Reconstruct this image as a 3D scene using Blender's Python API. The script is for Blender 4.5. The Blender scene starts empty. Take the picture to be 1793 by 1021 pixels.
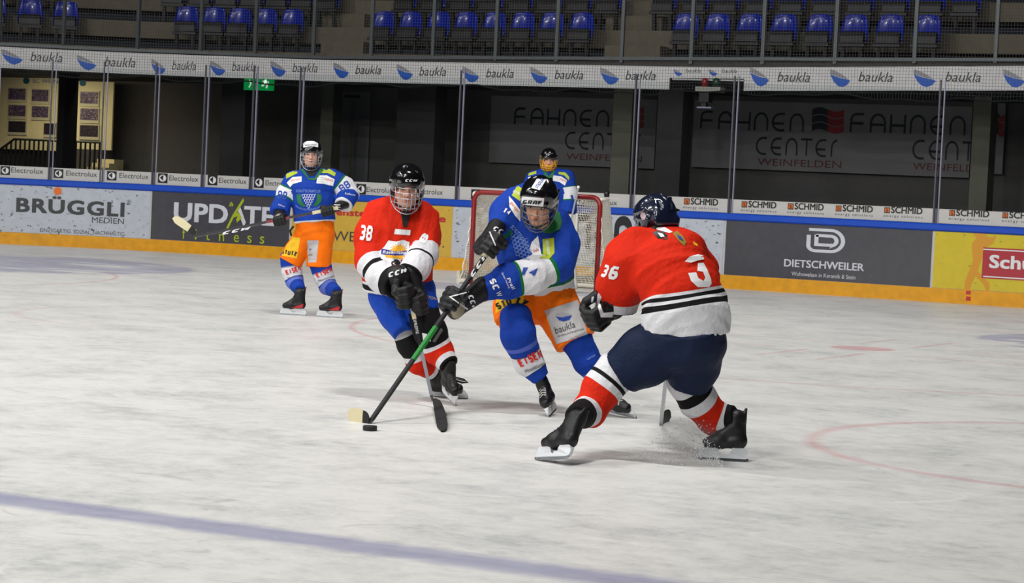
import bpy, bmesh, math, random
import numpy as np
from mathutils import Vector, Matrix
from mathutils.bvhtree import BVHTree

SC = bpy.context.scene
COL = SC.collection
# ------------------------------------------------------------------ camera
W, H = 1793, 1021
F = 4106.998
CAM = np.array([14.36105, -27.804, 1.30586])
R_ = np.array([0.88260493, 0.46781803, 0.04642018])
U_ = np.array([-0.06134102, 0.01670224, 0.99797711])
FW = np.cross(U_, R_)
T_ = -FW
cd = bpy.data.cameras.new('camera')
cam = bpy.data.objects.new('camera', cd)
COL.objects.link(cam)
cd.sensor_width = 36.0
cd.lens = F * 36.0 / W
cd.clip_end = 300
cam.matrix_world = Matrix(((R_[0], U_[0], T_[0], CAM[0]), (R_[1], U_[1], T_[1], CAM[1]), (R_[2], U_[2], T_[2], CAM[2]), (0, 0, 0, 1)))
SC.camera = cam
cd.dof.use_dof = True
cd.dof.focus_distance = 13.4
cd.dof.aperture_fstop = 22
SC.view_settings.view_transform = 'Standard'
SC.view_settings.look = 'None'
SC.view_settings.exposure = 0.0
SC.view_settings.gamma = 1.0
# ------------------------------------------------------------------ world and lamps
wd = bpy.data.worlds.new('world')
SC.world = wd
wd.use_nodes = True
wd.node_tree.nodes['Background'].inputs[0].default_value = (0.75, 0.85, 1.0, 1)
wd.node_tree.nodes['Background'].inputs[1].default_value = 0.012


def lamp(x, y, z, e, size, tilt=(0, 0), spread=140):
    ld = bpy.data.lights.new('rink_lamp', 'AREA')
    ld.energy = e
    ld.shape = 'RECTANGLE'
    ld.size = size[0]
    ld.size_y = size[1]
    ld.color = (1.0, 0.99, 0.97)
    ld.spread = math.radians(spread)
    o = bpy.data.objects.new('rink_lamp', ld)
    o.location = (x, y, z)
    o.rotation_euler = (tilt[0], tilt[1], 0)
    COL.objects.link(o)
    return o


for lx in (-10, -3.5, 3, 9.5):
    for ly in (-34, -26, -18, -10.5, -4.0):
        lamp(lx, ly, 8.5, {-34: 330, -26: 300, -18: 260, -10.5: 150, -4.0: 130}[ly], (1.4, 0.35), (math.radians(26), 0), spread=145)

# ------------------------------------------------------------------ pixel geometry helpers


def P(x, y, d):
    """point seen at pixel x, y at depth d"""
    return CAM + (FW + R_ * ((x - W / 2) / F) - U_ * ((y - H / 2) / F)) * d


def rayd(x, y):
    return FW + R_ * ((x - W / 2) / F) - U_ * ((y - H / 2) / F)


def onY(x, y, Y):
    d = rayd(x, y)
    return CAM + d * ((Y - CAM[1]) / d[1])


def ground(x, y, z=0.0):
    d = rayd(x, y)
    return CAM + d * ((z - CAM[2]) / d[2])


def depth(p):
    return float((np.asarray(p) - CAM) @ FW)


# ------------------------------------------------------------------ colours and materials
def lin(c):
    out = []
    for v in c[:3]:
        v = v / 255.0
        out.append(v / 12.92 if v <= 0.04045 else ((v + 0.055) / 1.055) ** 2.4)
    return (out[0], out[1], out[2], 1.0)


MATS = {}


def mat(name, rgb, rough=0.6, metal=0.0, coat=0.0, spec=0.5, bump=None, var=0.0, emit=None, speck=None, sheen=0.0):
    """rgb is an sRGB colour; bump=(scale, strength, distance); speck=(scale, threshold, rgb)"""
    if name in MATS:
        return MATS[name]
    m = bpy.data.materials.new(name)
    m.use_nodes = True
    nt = m.node_tree
    b = nt.nodes['Principled BSDF']
    b.inputs['Roughness'].default_value = rough
    b.inputs['Metallic'].default_value = metal
    b.inputs['Coat Weight'].default_value = coat
    b.inputs['Coat Roughness'].default_value = 0.08
    b.inputs['Specular IOR Level'].default_value = spec
    b.inputs['Sheen Weight'].default_value = sheen
    col = lin(rgb)
    b.inputs['Base Color'].default_value = col
    L = nt.links
    tc = nt.nodes.new('ShaderNodeTexCoord')
    src = None
    if var > 0 or speck:
        nz = nt.nodes.new('ShaderNodeTexNoise')
        nz.inputs['Scale'].default_value = 9.0
        nz.inputs['Detail'].default_value = 5.0
        L.new(tc.outputs['Object'], nz.inputs['Vector'])
        mr = nt.nodes.new('ShaderNodeMapRange')
        mr.inputs['From Min'].default_value = 0.3
        mr.inputs['From Max'].default_value = 0.7
        mr.inputs['To Min'].default_value = 1 - var
        mr.inputs['To Max'].default_value = 1 + var
        L.new(nz.outputs['Fac'], mr.inputs['Value'])
        mx = nt.nodes.new('ShaderNodeVectorMath')
        mx.operation = 'SCALE'
        mx.inputs[0].default_value = col[:3]
        L.new(mr.outputs['Result'], mx.inputs['Scale'])
        src = mx.outputs['Vector']
    if speck:
        vz = nt.nodes.new('ShaderNodeTexNoise')
        vz.inputs['Scale'].default_value = speck[0]
        vz.inputs['Detail'].default_value = 3.0
        vz.inputs['Roughness'].default_value = 0.7
        mp = nt.nodes.new('ShaderNodeMapping')
        mp.inputs['Scale'].default_value = (0.6, 0.6, 1.1)
        mp.inputs['Rotation'].default_value = (0, 0.5, 0)
        L.new(tc.outputs['Object'], mp.inputs['Vector'])
        L.new(mp.outputs['Vector'], vz.inputs['Vector'])
        cr = nt.nodes.new('ShaderNodeMapRange')
        cr.inputs['From Min'].default_value = speck[1]
        cr.inputs['From Max'].default_value = speck[1] + 0.04
        L.new(vz.outputs['Fac'], cr.inputs['Value'])
        mm = nt.nodes.new('ShaderNodeMix')
        mm.data_type = 'RGBA'
        L.new(cr.outputs['Result'], mm.inputs['Factor'])
        L.new(src, mm.inputs['A'])
        mm.inputs['B'].default_value = lin(speck[2])
        src = mm.outputs['Result']
    if src:
        L.new(src, b.inputs['Base Color'])
    if bump:
        bz = nt.nodes.new('ShaderNodeTexNoise')
        bz.inputs['Scale'].default_value = bump[0]
        bz.inputs['Detail'].default_value = 4.0
        L.new(tc.outputs['Object'], bz.inputs['Vector'])
        bp = nt.nodes.new('ShaderNodeBump')
        bp.inputs['Strength'].default_value = bump[1]
        bp.inputs['Distance'].default_value = bump[2]
        L.new(bz.outputs['Fac'], bp.inputs['Height'])
        L.new(bp.outputs['Normal'], b.inputs['Normal'])
    if emit:
        b.inputs['Emission Color'].default_value = lin(emit[0])
        b.inputs['Emission Strength'].default_value = emit[1]
    MATS[name] = m
    return m


def stripes(name, stops, rough=0.75, bump=(26, 0.5, 0.02), sheen=0.0):
    """cloth whose knitted-in bands follow the limb: stops = [(t, rgb), ...]"""
    if name in MATS:
        return MATS[name]
    m = mat(name, stops[0][1], rough, bump=bump, sheen=sheen, spec=0.15)
    nt = m.node_tree
    b = nt.nodes['Principled BSDF']
    at = nt.nodes.new('ShaderNodeAttribute')
    at.attribute_name = 't'
    cr = nt.nodes.new('ShaderNodeValToRGB')
    cr.color_ramp.interpolation = 'CONSTANT'
    els = cr.color_ramp.elements
    els[0].position = 0.0
    els[0].color = lin(stops[0][1])
    els[1].position = stops[1][0] if len(stops) > 1 else 1.0
    els[1].color = lin(stops[1][1] if len(stops) > 1 else stops[0][1])
    for t, c in stops[2:]:
        e = els.new(t)
        e.color = lin(c)
    nt.links.new(at.outputs['Fac'], cr.inputs['Fac'])
    nt.links.new(cr.outputs['Color'], b.inputs['Base Color'])
    return m


# ------------------------------------------------------------------ object helpers
def tag(o, label=None, cat=None, group=None, kind=None):
    if label:
        o['label'] = label
    if cat:
        o['category'] = cat
    if group:
        o['group'] = group
    if kind:
        o['kind'] = kind
    return o


def empty(name, loc=(0, 0, 0), label=None, cat=None, group=None):
    o = bpy.data.objects.new(name, None)
    o.location = Vector([float(v) for v in loc])
    o.empty_display_size = 0.1
    COL.objects.link(o)
    return tag(o, label, cat, group)


def mesh_obj(name, verts, faces, mats=None, parent=None, smooth=False, mi=None):
    me = bpy.data.meshes.new(name)
    verts = [tuple(float(c) for c in v) for v in verts]
    me.from_pydata(verts, [], [tuple(int(i) for i in f) for f in faces])
    me.update()
    if mats is not None:
        for m in (mats if isinstance(mats, (list, tuple)) else [mats]):
            me.materials.append(m)
    if mi is not None:
        me.polygons.foreach_set('material_index', np.asarray(mi, dtype=np.int32))
    if smooth:
        me.polygons.foreach_set('use_smooth', np.ones(len(me.polygons), dtype=bool))
    o = bpy.data.objects.new(name, me)
    COL.objects.link(o)
    if parent is not None:
        o.parent = parent
        o.matrix_parent_inverse = Matrix.Translation(-Vector(world_loc(parent)))
    return o


def world_loc(o):
    v = Vector(o.location)
    if o.parent is not None:
        # all my empties and meshes are unrotated unless copied
        pl = Vector(world_loc(o.parent))
        return pl + o.matrix_parent_inverse.translation + v
    return v


class MB:
    """collects shapes into one mesh"""

    def __init__(self):
        self.v = []
        self.f = []
        self.m = []

    def add(self, v, f, m=0):
        n = len(self.v)
        self.v += [tuple(float(c) for c in p) for p in v]
        self.f += [tuple(i + n for i in q) for q in f]
        self.m += [m] * len(f)

    def box(self, lo, hi, m=0):
        x0, y0, z0 = lo
        x1, y1, z1 = hi
        v = [(x0, y0, z0), (x1, y0, z0), (x1, y1, z0), (x0, y1, z0), (x0, y0, z1), (x1, y0, z1), (x1, y1, z1), (x0, y1, z1)]
        self.add(v, [(0, 3, 2, 1), (4, 5, 6, 7), (0, 1, 5, 4), (1, 2, 6, 5), (2, 3, 7, 6), (3, 0, 4, 7)], m)

    def loft(self, rings, m=0, caps=True):
        n = len(rings[0])
        v = [p for r in rings for p in r]
        f = []
        for i in range(len(rings) - 1):
            for j in range(n):
                a = i * n + j
                b = i * n + (j + 1) % n
                f.append((a, b, b + n, a + n))
        if caps:
            f.append(tuple(range(n - 1, -1, -1)))
            k = (len(rings) - 1) * n
            f.append(tuple(k + j for j in range(n)))
        self.add(v, f, m)

    def tube(self, pts, r, n=8, m=0, flat=1.0):
        pts = [np.asarray(p, float) for p in pts]
        rings = []
        up = None
        rr = r if isinstance(r, (list, tuple)) else [r] * len(pts)
        for i, p in enumerate(pts):
            a = pts[max(0, i - 1)]
            b = pts[min(len(pts) - 1, i + 1)]
            t = (b - a) / (np.linalg.norm(b - a) + 1e-9)
            if up is None:
                ref = np.array([0, 0, 1.0]) if abs(t[2]) < 0.9 else np.array([1.0, 0, 0])
                s = np.cross(t, ref)
            else:
                s = up - t * (up @ t)
            s = s / (np.linalg.norm(s) + 1e-9)
            up = s
            q = np.cross(t, s)
            rings.append([p + (s * math.cos(2 * math.pi * k / n) + q * math.sin(2 * math.pi * k / n) * flat) * rr[i] for k in range(n)])
        self.loft(rings, m)

    def bar(self, a, b, w, h, wdir=None, m=0):
        """rectangular bar from a to b"""
        self.rect([a, b], w, h, wdir, m)

    def rect(self, pts, w, h, wdir=None, m=0):
        pts = [np.asarray(p, float) for p in pts]
        rings = []
        for i, p in enumerate(pts):
            a = pts[max(0, i - 1)]
            b = pts[min(len(pts) - 1, i + 1)]
            t = (b - a) / (np.linalg.norm(b - a) + 1e-9)
            wd_ = np.asarray(wdir, float) if wdir is not None else (np.array([0, 0, 1.0]) if abs(t[2]) < 0.9 else np.array([1.0, 0, 0]))
            q = np.cross(t, wd_)
            q /= np.linalg.norm(q) + 1e-9
            s = np.cross(q, t)
            ww = w[i] if isinstance(w, (list, tuple)) else w
            hh = h[i] if isinstance(h, (list, tuple)) else h
            rings.append([p + s * ww / 2 + q * hh / 2, p - s * ww / 2 + q * hh / 2, p - s * ww / 2 - q * hh / 2, p + s * ww / 2 - q * hh / 2])
        self.loft(rings, m)

    def prism(self, poly, ax, ay, az, org, th, m=0):
        """polygon (x, y) in the ax, ay plane extruded th along az, centred"""
        ax, ay, az, org = [np.asarray(q, float) for q in (ax, ay, az, org)]
        n = len(poly)
        v = [org + ax * x + ay * y - az * th / 2 for x, y in poly] + [org + ax * x + ay * y + az * th / 2 for x, y in poly]
        f = [tuple(range(n - 1, -1, -1)), tuple(range(n, 2 * n))]
        f += [(j, (j + 1) % n, (j + 1) % n + n, j + n) for j in range(n)]
        self.add(v, f, m)

    def build(self, name, mats, parent=None, smooth=False):
        o = mesh_obj(name, self.v, self.f, mats, parent, smooth, self.m)
        return o


def bevel(o, w=0.01, seg=2):
    md = o.modifiers.new('bevel', 'BEVEL')
    md.width = w
    md.segments = seg
    md.limit_method = 'ANGLE'
    return o


# ------------------------------------------------------------------ flat lettering, as 2D meshes
TXT = {}


def glyphs(s, bold=0.0, shear=0.0, space=1.0):
    """(verts Nx2, faces) of a string, x from 0 to 1, cap height 1"""
    bold = 0.0 if ('M' in s or 'W' in s) else min(0.012, bold * 0.3)
    space = max(space, 1 + bold * 3)
    key = (s, bold, shear, space)
    if key in TXT:
        return TXT[key]

    def raw(st, caps=False):
        cu = bpy.data.curves.new('lettering', 'FONT')
        cu.body = st
        cu.offset = bold
        cu.shear = shear
        cu.space_character = space
        cu.resolution_u = 3
        ob = bpy.data.objects.new('lettering', cu)
        me = ob.to_mesh()
        v = np.array([(q.co.x, q.co.y) for q in me.vertices]) if len(me.vertices) else np.zeros((0, 2))
        f = [tuple(p.vertices) for p in me.polygons]
        ob.to_mesh_clear()
        bpy.data.objects.remove(ob)
        bpy.data.curves.remove(cu)
        return v, f
    v, f = raw(s)
    hv, _ = raw('H')
    y0, y1 = hv[:, 1].min(), hv[:, 1].max()
    x0, x1 = v[:, 0].min(), v[:, 0].max()
    v = np.stack([(v[:, 0] - x0) / (x1 - x0), (v[:, 1] - y0) / (y1 - y0)], 1)
    TXT[key] = (v, f)
    return TXT[key]


def stroke2d(lines, w, closed=False):
    """ribbons of width w along polylines -> 2D mesh"""
    V = []
    Fc = []
    for ln in lines:
        q0 = [ln[0]]
        for c_ in ln[1:]:
            if abs(c_[0] - q0[-1][0]) + abs(c_[1] - q0[-1][1]) > 0.012:
                q0.append(c_)
        p = np.array(q0, float)
        n = len(p)
        L = []
        Rr = []
        for i in range(n):
            a = p[max(0, i - 1)]
            b = p[min(n - 1, i + 1)]
            t = (b - a) / (np.linalg.norm(b - a) + 1e-9)
            q = np.array([-t[1], t[0]])
            k = 1.0
            if 0 < i < n - 1:
                t0 = (p[i] - p[i - 1]) / (np.linalg.norm(p[i] - p[i - 1]) + 1e-9)
                k = 1.0 / max(0.5, abs(t0 @ t))
            L.append(p[i] + q * w / 2 * k)
            Rr.append(p[i] - q * w / 2 * k)
        base = len(V)
        V += L + Rr
        for i in range(n - 1):
            Fc.append((base + i, base + n + i, base + n + i + 1, base + i + 1))
    return np.array(V), Fc


def arc(cx, cy, r, a0, a1, n=12, ry=None):
    ry = r if ry is None else ry
    return [(cx + r * math.cos(math.radians(a0 + (a1 - a0) * i / n)), cy + ry * math.sin(math.radians(a0 + (a1 - a0) * i / n))) for i in range(n + 1)]


BLOCK = {
    'C': [[(1, 1), (.18, 1), (0, .82), (0, .18), (.18, 0), (1, 0)]],
    'M': [[(0, 0), (0, 1), (.5, .42), (1, 1), (1, 0)]],
    'S': [[(1, 1), (.15, 1), (0, .86), (0, .62), (.15, .5), (.85, .5), (1, .38), (1, .14), (.85, 0), (0, 0)]],
    'T': [[(0, 1), (1, 1)], [(.5, .93), (.5, 0)]],
    'U': [[(0, 1), (0, .15), (.15, 0), (.85, 0), (1, .15), (1, 1)]],
    'Z': [[(0, 1), (1, 1), (0, 0), (1, 0)]],
    'E': [[(1, 1), (0, 1), (0, 0), (1, 0)], [(.1, .5), (.85, .5)]],
    'I': [[(.5, 1), (.5, 0)]],
    'N': [[(0, 0), (0, 1), (1, 0), (1, 1)]],
    'G': [[(1, 1), (.18, 1), (0, .82), (0, .18), (.18, 0), (1, 0), (1, .45), (.5, .45)]],
    'R': [[(0, 0), (0, 1), (.85, 1), (1, .86), (1, .6), (.85, .46), (.1, .46)], [(.55, .4), (1, 0)]],
    'A': [[(0, 0), (0, .8), (.2, 1), (.8, 1), (1, .8), (1, 0)], [(.1, .42), (.9, .42)]],
    'F': [[(1, 1), (0, 1), (0, 0)], [(.1, .5), (.8, .5)]],
    '1': [[(.2, .78), (.55, 1), (.55, 0)], [(.2, 0), (.9, 0)]],
    '3': [[(0, 1), (.82, 1), (1, .85), (1, .65), (.85, .5), (.3, .5)], [(.9, .46), (1, .35), (1, .15), (.82, 0), (0, 0)]],
    '4': [[(.75, 0), (.75, 1), (0, .3), (1, .3)]],
    '6': [[(1, 1), (.18, 1), (0, .82), (0, .18), (.18, 0), (.82, 0), (1, .16), (1, .38), (.85, .52), (.1, .52)]],
    '8': [[(.5, .5), (.15, .5), (0, .64), (0, .86), (.15, 1), (.85, 1), (1, .86), (1, .64), (.85, .5), (.5, .5)], [(.12, .47), (0, .36), (0, .14), (.15, 0), (.85, 0), (1, .14), (1, .36), (.88, .47)]],
}


def blockword(s, wt=0.2, gap=0.2, shear=0.0):
    """angular lettering: list of 2D meshes, x 0 to 1, height 0 to 1"""
    n = len(s)
    cw = 1.0 / (n + gap * (n - 1))
    out = []
    for i, ch in enumerate(s):
        for ln in BLOCK[ch]:
            asp = 0.62                       # stroke weight is even in a letter 0.62 as wide as tall
            q = [(x * asp * (1 - wt / asp) + wt / 2, y * (1 - wt) + wt / 2) for x, y in ln]
            v, f = stroke2d([q], wt)
            v = v * np.array([cw / asp, 1.0]) + np.array([i * cw * (1 + gap), 0])
            v[:, 0] += v[:, 1] * shear * cw
            out.append((v, f))
    return out


def cut_grid(v2, f2, g):
    """cut a 2D mesh along a square grid so it can follow a curved surface"""
    bm = bmesh.new()
    bv = [bm.verts.new((float(a), float(b), 0)) for a, b in v2]
    for q in f2:
        try:
            bm.faces.new([bv[i] for i in q])
        except ValueError:
            pass
    x0, y0 = v2.min(0)
    x1, y1 = v2.max(0)
    for ax, lo, hi in ((0, x0, x1), (1, y0, y1)):
        k = lo + g
        while k < hi:
            co = (k, 0, 0) if ax == 0 else (0, k, 0)
            no = (1, 0, 0) if ax == 0 else (0, 1, 0)
            bmesh.ops.bisect_plane(bm, geom=bm.verts[:] + bm.edges[:] + bm.faces[:], plane_co=co, plane_no=no, dist=1e-6)
            k += g
    bmesh.ops.triangulate(bm, faces=[f for f in bm.faces if len(f.verts) > 4])
    bm.verts.index_update()
    v = np.array([(q.co.x, q.co.y) for q in bm.verts])
    f = [tuple(q.index for q in p.verts) for p in bm.faces]
    bm.free()
    return v, f


def poly2d(pts):
    return np.array(pts, float), [tuple(range(len(pts)))]


# ---- walls of lettering: a surface is a function s, z -> point; s runs to the viewer's right
YB = 4.1         # face of the end boards
XC, RC = -7.4, 7.6   # where the left corner starts, its radius


def wallpt(s, z, off=0.0, Yw=YB):
    """s = X on the straight, arc length beyond the corner; off = towards the ice"""
    if s >= XC:
        return np.array([s, Yw - off, z])
    Rr = RC + (Yw - YB)
    a = (XC - s) / RC
    cy = YB - RC
    return np.array([XC - (Rr - off) * math.sin(a), cy + (Rr - off) * math.cos(a), z])


def wallhit(x, y, Yw=YB):
    """pixel -> s, z on that curved wall"""
    d = rayd(x, y)
    t = (Yw - CAM[1]) / d[1]
    q = CAM + d * t
    if q[0] >= XC:
        return q[0], q[2]
    Rr = RC + (Yw - YB)
    c = np.array([XC, YB - RC])
    o2 = CAM[:2] - c
    A = d[:2] @ d[:2]
    B = 2 * (o2 @ d[:2])
    Cc = o2 @ o2 - Rr * Rr
    t = (-B + math.sqrt(B * B - 4 * A * Cc)) / (2 * A)
    q = CAM + d * t
    return XC - RC * math.atan2(XC - q[0], q[1] - c[1]), q[2]


def on_wall(v2, f2, name, m, parent, off=0.004, Yw=YB, curved=True):
    """place a mesh given in s, z on the wall"""
    if curved and v2[:, 0].min() < XC:
        v2, f2 = cut_grid(v2, f2, 0.12)
    v = [wallpt(a, b, off, Yw) for a, b in v2]
    return mesh_obj(name, v, f2, m, parent)


def wall_text(s, x0, x1, yb, caph, m, parent, bold=0.0, shear=0.0, off=0.006, Yw=YB, name='lettering', space=1.0, y1=None):
    """text whose baseline runs from pixel x0, yb to x1, with cap height in pixels"""
    s0, z0 = wallhit(x0, yb, Yw)
    s1, z1 = wallhit(x1, yb if y1 is None else y1, Yw)
    _, zt = wallhit(x0, yb - caph, Yw)
    v, f = glyphs(s, bold, shear, space)
    hh = abs(zt - z0)
    if bold < 0.02:
        v2 = np.stack([s0 + v[:, 0] * (s1 - s0), z0 + v[:, 1] * (zt - z0)], 1)
        return on_wall(v2, f, name, m, parent, off, Yw)
    # heavy type: the same letters laid a hair apart
    bw = hh * bold * 1.3
    V, Fc = [], []
    for i, (dx, dz) in enumerate(((-1, -.6), (1, -.6), (-1, .6), (1, .6), (0, 0))):
        v2 = np.stack([s0 + bw + v[:, 0] * (s1 - s0 - 2 * bw) + dx * bw, z0 + bw * .6 + v[:, 1] * (zt - z0 - 1.2 * bw) + dz * bw], 1)
        f2 = f
        if v2[:, 0].min() < XC:
            v2, f2 = cut_grid(v2, f2, 0.12)
        k = len(V)
        V += [wallpt(a, b, off + 0.0005 * i, Yw) for a, b in v2]
        Fc += [tuple(j + k for j in q) for q in f2]
    return mesh_obj(name, V, Fc, m, parent)


def wall_shape(v, f, x0, x1, yb, hpx, m, parent, name, off=0.006, Yw=YB):
    s0, z0 = wallhit(x0, yb, Yw)
    s1, _ = wallhit(x1, yb, Yw)
    _, zt = wallhit(x0, yb - hpx, Yw)
    v = np.asarray(v, float)
    v2 = np.stack([s0 + v[:, 0] * (s1 - s0), z0 + v[:, 1] * (zt - z0)], 1)
    return on_wall(v2, f, name, m, parent, off, Yw)


# ------------------------------------------------------------------ ice
def ice_material():
    m = bpy.data.materials.new('ice')
    m.use_nodes = True
    nt = m.node_tree
    N, L = nt.nodes, nt.links
    b = N['Principled BSDF']
    tc = N.new('ShaderNodeTexCoord')
    sx = N.new('ShaderNodeSeparateXYZ')
    L.new(tc.outputs['Object'], sx.inputs[0])
    X, Y = sx.outputs[0], sx.outputs[1]

    def mth(op, a, b_=None, c=None):
        n = N.new('ShaderNodeMath')
        n.operation = op
        for i, q in enumerate((a, b_, c)):
            if q is None:
                continue
            if isinstance(q, (int, float)):
                n.inputs[i].default_value = q
            else:
                L.new(q, n.inputs[i])
        return n.outputs[0]

    def ramp01(v, lo, hi):
        n = N.new('ShaderNodeMapRange')
        L.new(v, n.inputs['Value'])
        n.inputs['From Min'].default_value = lo
        n.inputs['From Max'].default_value = hi
        return n.outputs['Result']

    def noise(scale, sc=(1, 1, 1), rot=0.0, detail=4.0, rough=0.6):
        mp = N.new('ShaderNodeMapping')
        mp.inputs['Scale'].default_value = sc
        mp.inputs['Rotation'].default_value = (0, 0, rot)
        L.new(tc.outputs['Object'], mp.inputs['Vector'])
        n = N.new('ShaderNodeTexNoise')
        n.inputs['Scale'].default_value = scale
        n.inputs['Detail'].default_value = detail
        n.inputs['Roughness'].default_value = rough
        L.new(mp.outputs['Vector'], n.inputs['Vector'])
        return n.outputs['Fac']
    wob = mth('MULTIPLY', mth('SUBTRACT', noise(6, detail=3), 0.5), 0.05)

    def dist(cx, cy):
        dx = mth('SUBTRACT', X, cx)
        dy = mth('SUBTRACT', Y, cy)
        return mth('ADD', mth('SQRT', mth('ADD', mth('MULTIPLY', dx, dx), mth('MULTIPLY', dy, dy))), wob)

    def band(v, c, w, soft=0.02):
        d = mth('ABSOLUTE', mth('SUBTRACT', v, c))
        return ramp01(mth('MULTIPLY', d, -1.0), -(w / 2 + soft), -(w / 2 - soft))

    def between(v, lo, hi, soft=0.02):
        a = ramp01(v, lo - soft, lo + soft)
        c = ramp01(mth('MULTIPLY', v, -1.0), -hi - soft, -hi + soft)
        return mth('MULTIPLY', a, c)
    red = []
    for cx in (7.2, -7.2):
        d = dist(cx, -7.3)
        red.append(band(d, 4.68, 0.05))
        red.append(mth('MULTIPLY', ramp01(mth('MULTIPLY', d, -1.0), -0.33, -0.27), 1.2))
        # hash marks beside the spot
        for sx_, sy_ in ((1, 1), (1, -1), (-1, 1), (-1, -1)):
            l1 = mth('MULTIPLY', band(X, cx + 0.27 * sx_, 0.05), between(Y, -7.3 + (0.7 if sy_ > 0 else -1.9), -7.3 + (1.9 if sy_ > 0 else -0.7)))
            l2 = mth('MULTIPLY', band(Y, -7.3 + 0.62 * sy_, 0.05), between(X, cx + (0.6 if sx_ > 0 else -1.8), cx + (1.8 if sx_ > 0 else -0.6)))
            red.append(l1)
            red.append(l2)
    d2 = dist(11.6, -14.9)
    red.append(mth('MULTIPLY', band(d2, 1.9, 0.07, 0.04), 1.0))
    dl = dist(2.2, -10.2)
    red.append(mth('MULTIPLY', band(dl, 1.9, 0.06, 0.04), 0.45))
    red.append(band(mth('ADD', Y, wob), -0.1, 0.06))
    crease = dist(0.0, -0.1)
    infront = ramp01(mth('MULTIPLY', Y, -1.0), 0.0, 0.1)
    red.append(mth('MULTIPLY', band(crease, 1.83, 0.05), infront))
    # spoon shaped centre logo areas, bluish with a red rim
    dL = dist(-6.9, -3.2)
    red.append(mth('MULTIPLY', band(dL, 3.05, 0.05, 0.03), 0.5))
    total = red[0]
    for q in red[1:]:
        total = mth('MAXIMUM', total, q)
    worn = ramp01(noise(1.3, (1, 1, 1), 0, 6, 0.7), 0.25, 0.75)
    redf = mth('MULTIPLY', mth('MULTIPLY', total, 0.52), mth('ADD', mth('MULTIPLY', worn, 0.7), 0.35))
    redf.node.use_clamp = True
    # blue line and crease fill
    blue_line = band(mth('ADD', Y, mth('MULTIPLY', wob, 1.5)), -20.62, 0.27, 0.05)
    cfill = mth('MULTIPLY', mth('MULTIPLY', ramp01(mth('MULTIPLY', crease, -1.0), -1.83, -1.78), infront), 0.42)
    lfill = mth('MULTIPLY', ramp01(mth('MULTIPLY', dL, -1.0), -3.05, -2.95), mth('MULTIPLY', ramp01(noise(0.7, (0.8, 2.2, 1), 0.5), 0.38, 0.52), 0.55))
    dR = dist(9.3, -3.6)
    rfill = mth('MULTIPLY', ramp01(mth('MULTIPLY', dR, -1.0), -2.1, -2.0), mth('MULTIPLY', ramp01(noise(0.9, (0.8, 2.2, 1), 0.5), 0.45, 0.5), 0.55))
    bl = mth('MAXIMUM', mth('MAXIMUM', mth('MULTIPLY', blue_line, 0.62), cfill), mth('MAXIMUM', lfill, rfill))
    blf = mth('MULTIPLY', bl, mth('ADD', mth('MULTIPLY', noise(3, (0.4, 3, 1), 0.3, 6), 0.5), 0.7))
    blf.node.use_clamp = True
    # ice body: greyish streaks made by blades, along the view's cross direction
    st1 = noise(1.5, (1, 1, 1), 0.48, 7, 0.66)
    st2 = noise(8.0, (1.0, 1.1, 1), 0.45, 6, 0.7)
    st3 = noise(40.0, (1.0, 1.0, 1), 0.2, 3, 0.6)
    g = mth('ADD', mth('MULTIPLY', ramp01(st1, 0.3, 0.7), 0.5), mth('ADD', mth('MULTIPLY', ramp01(st2, 0.3, 0.72), 0.38), mth('MULTIPLY', ramp01(st3, 0.35, 0.7), 0.12)))
    cr = N.new('ShaderNodeValToRGB')
    cr.color_ramp.elements[0].position = 0.18
    cr.color_ramp.elements[0].color = lin((188, 190, 189))
    cr.color_ramp.elements[1].position = 0.62
    cr.color_ramp.elements[1].color = lin((228, 227, 223))
    e = cr.color_ramp.elements.new(0.40)
    e.color = lin((214, 214, 211))
    L.new(g, cr.inputs['Fac'])
    # scratches
    src = cr.outputs['Color']

    def mixc(fac, a, bcol):
        n = N.new('ShaderNodeMix')
        n.data_type = 'RGBA'
        L.new(fac, n.inputs['Factor'])
        L.new(a, n.inputs['A'])
        n.inputs['B'].default_value = bcol
        return n.outputs['Result']
    for i, (rot, sc, colr, k) in enumerate([(0.3, 1.1, (240, 239, 235), 0.5), (1.2, 0.8, (240, 239, 235), 0.5), (2.3, 0.9, (158, 156, 152), 0.35), (0.75, 0.6, (165, 163, 158), 0.4), (1.9, 1.3, (240, 239, 235), 0.4)]):
        mp = N.new('ShaderNodeMapping')
        mp.inputs['Rotation'].default_value = (0, 0, rot)
        mp.inputs['Location'].default_value = (3.1 * i, 1.7 * i, 0)
        mp.inputs['Scale'].default_value = (0.22, 1.0, 1)
        L.new(tc.outputs['Object'], mp.inputs['Vector'])
        wv = N.new('ShaderNodeTexNoise')
        wv.inputs['Scale'].default_value = sc
        wv.inputs['Detail'].default_value = 1.0
        wv.inputs['Distortion'].default_value = 0.6
        L.new(mp.outputs['Vector'], wv.inputs['Vector'])
        line = ramp01(mth('MULTIPLY', mth('ABSOLUTE', mth('SUBTRACT', mth('FRACT', mth('MULTIPLY', wv.outputs['Fac'], 9.0)), 0.5)), -1.0), -0.03, -0.005)
        gate = ramp01(noise(1.5 + 0.4 * i, (1, 1, 1), rot, 3), 0.52, 0.60)
        src = mixc(mth('MULTIPLY', mth('MULTIPLY', line, gate), k), src, lin(colr))
    src = mixc(redf, src, lin((205, 92, 104)))
    src = mixc(blf, src, lin((120, 122, 168)))
    L.new(src, b.inputs['Base Color'])
    b.inputs['Roughness'].default_value = 0.42
    b.inputs['Specular IOR Level'].default_value = 0.35
    bp = N.new('ShaderNodeBump')
    bp.inputs['Strength'].default_value = 0.25
    bp.inputs['Distance'].default_value = 0.01
    L.new(st2, bp.inputs['Height'])
    L.new(bp.outputs['Normal'], b.inputs['Normal'])
    return m


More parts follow.
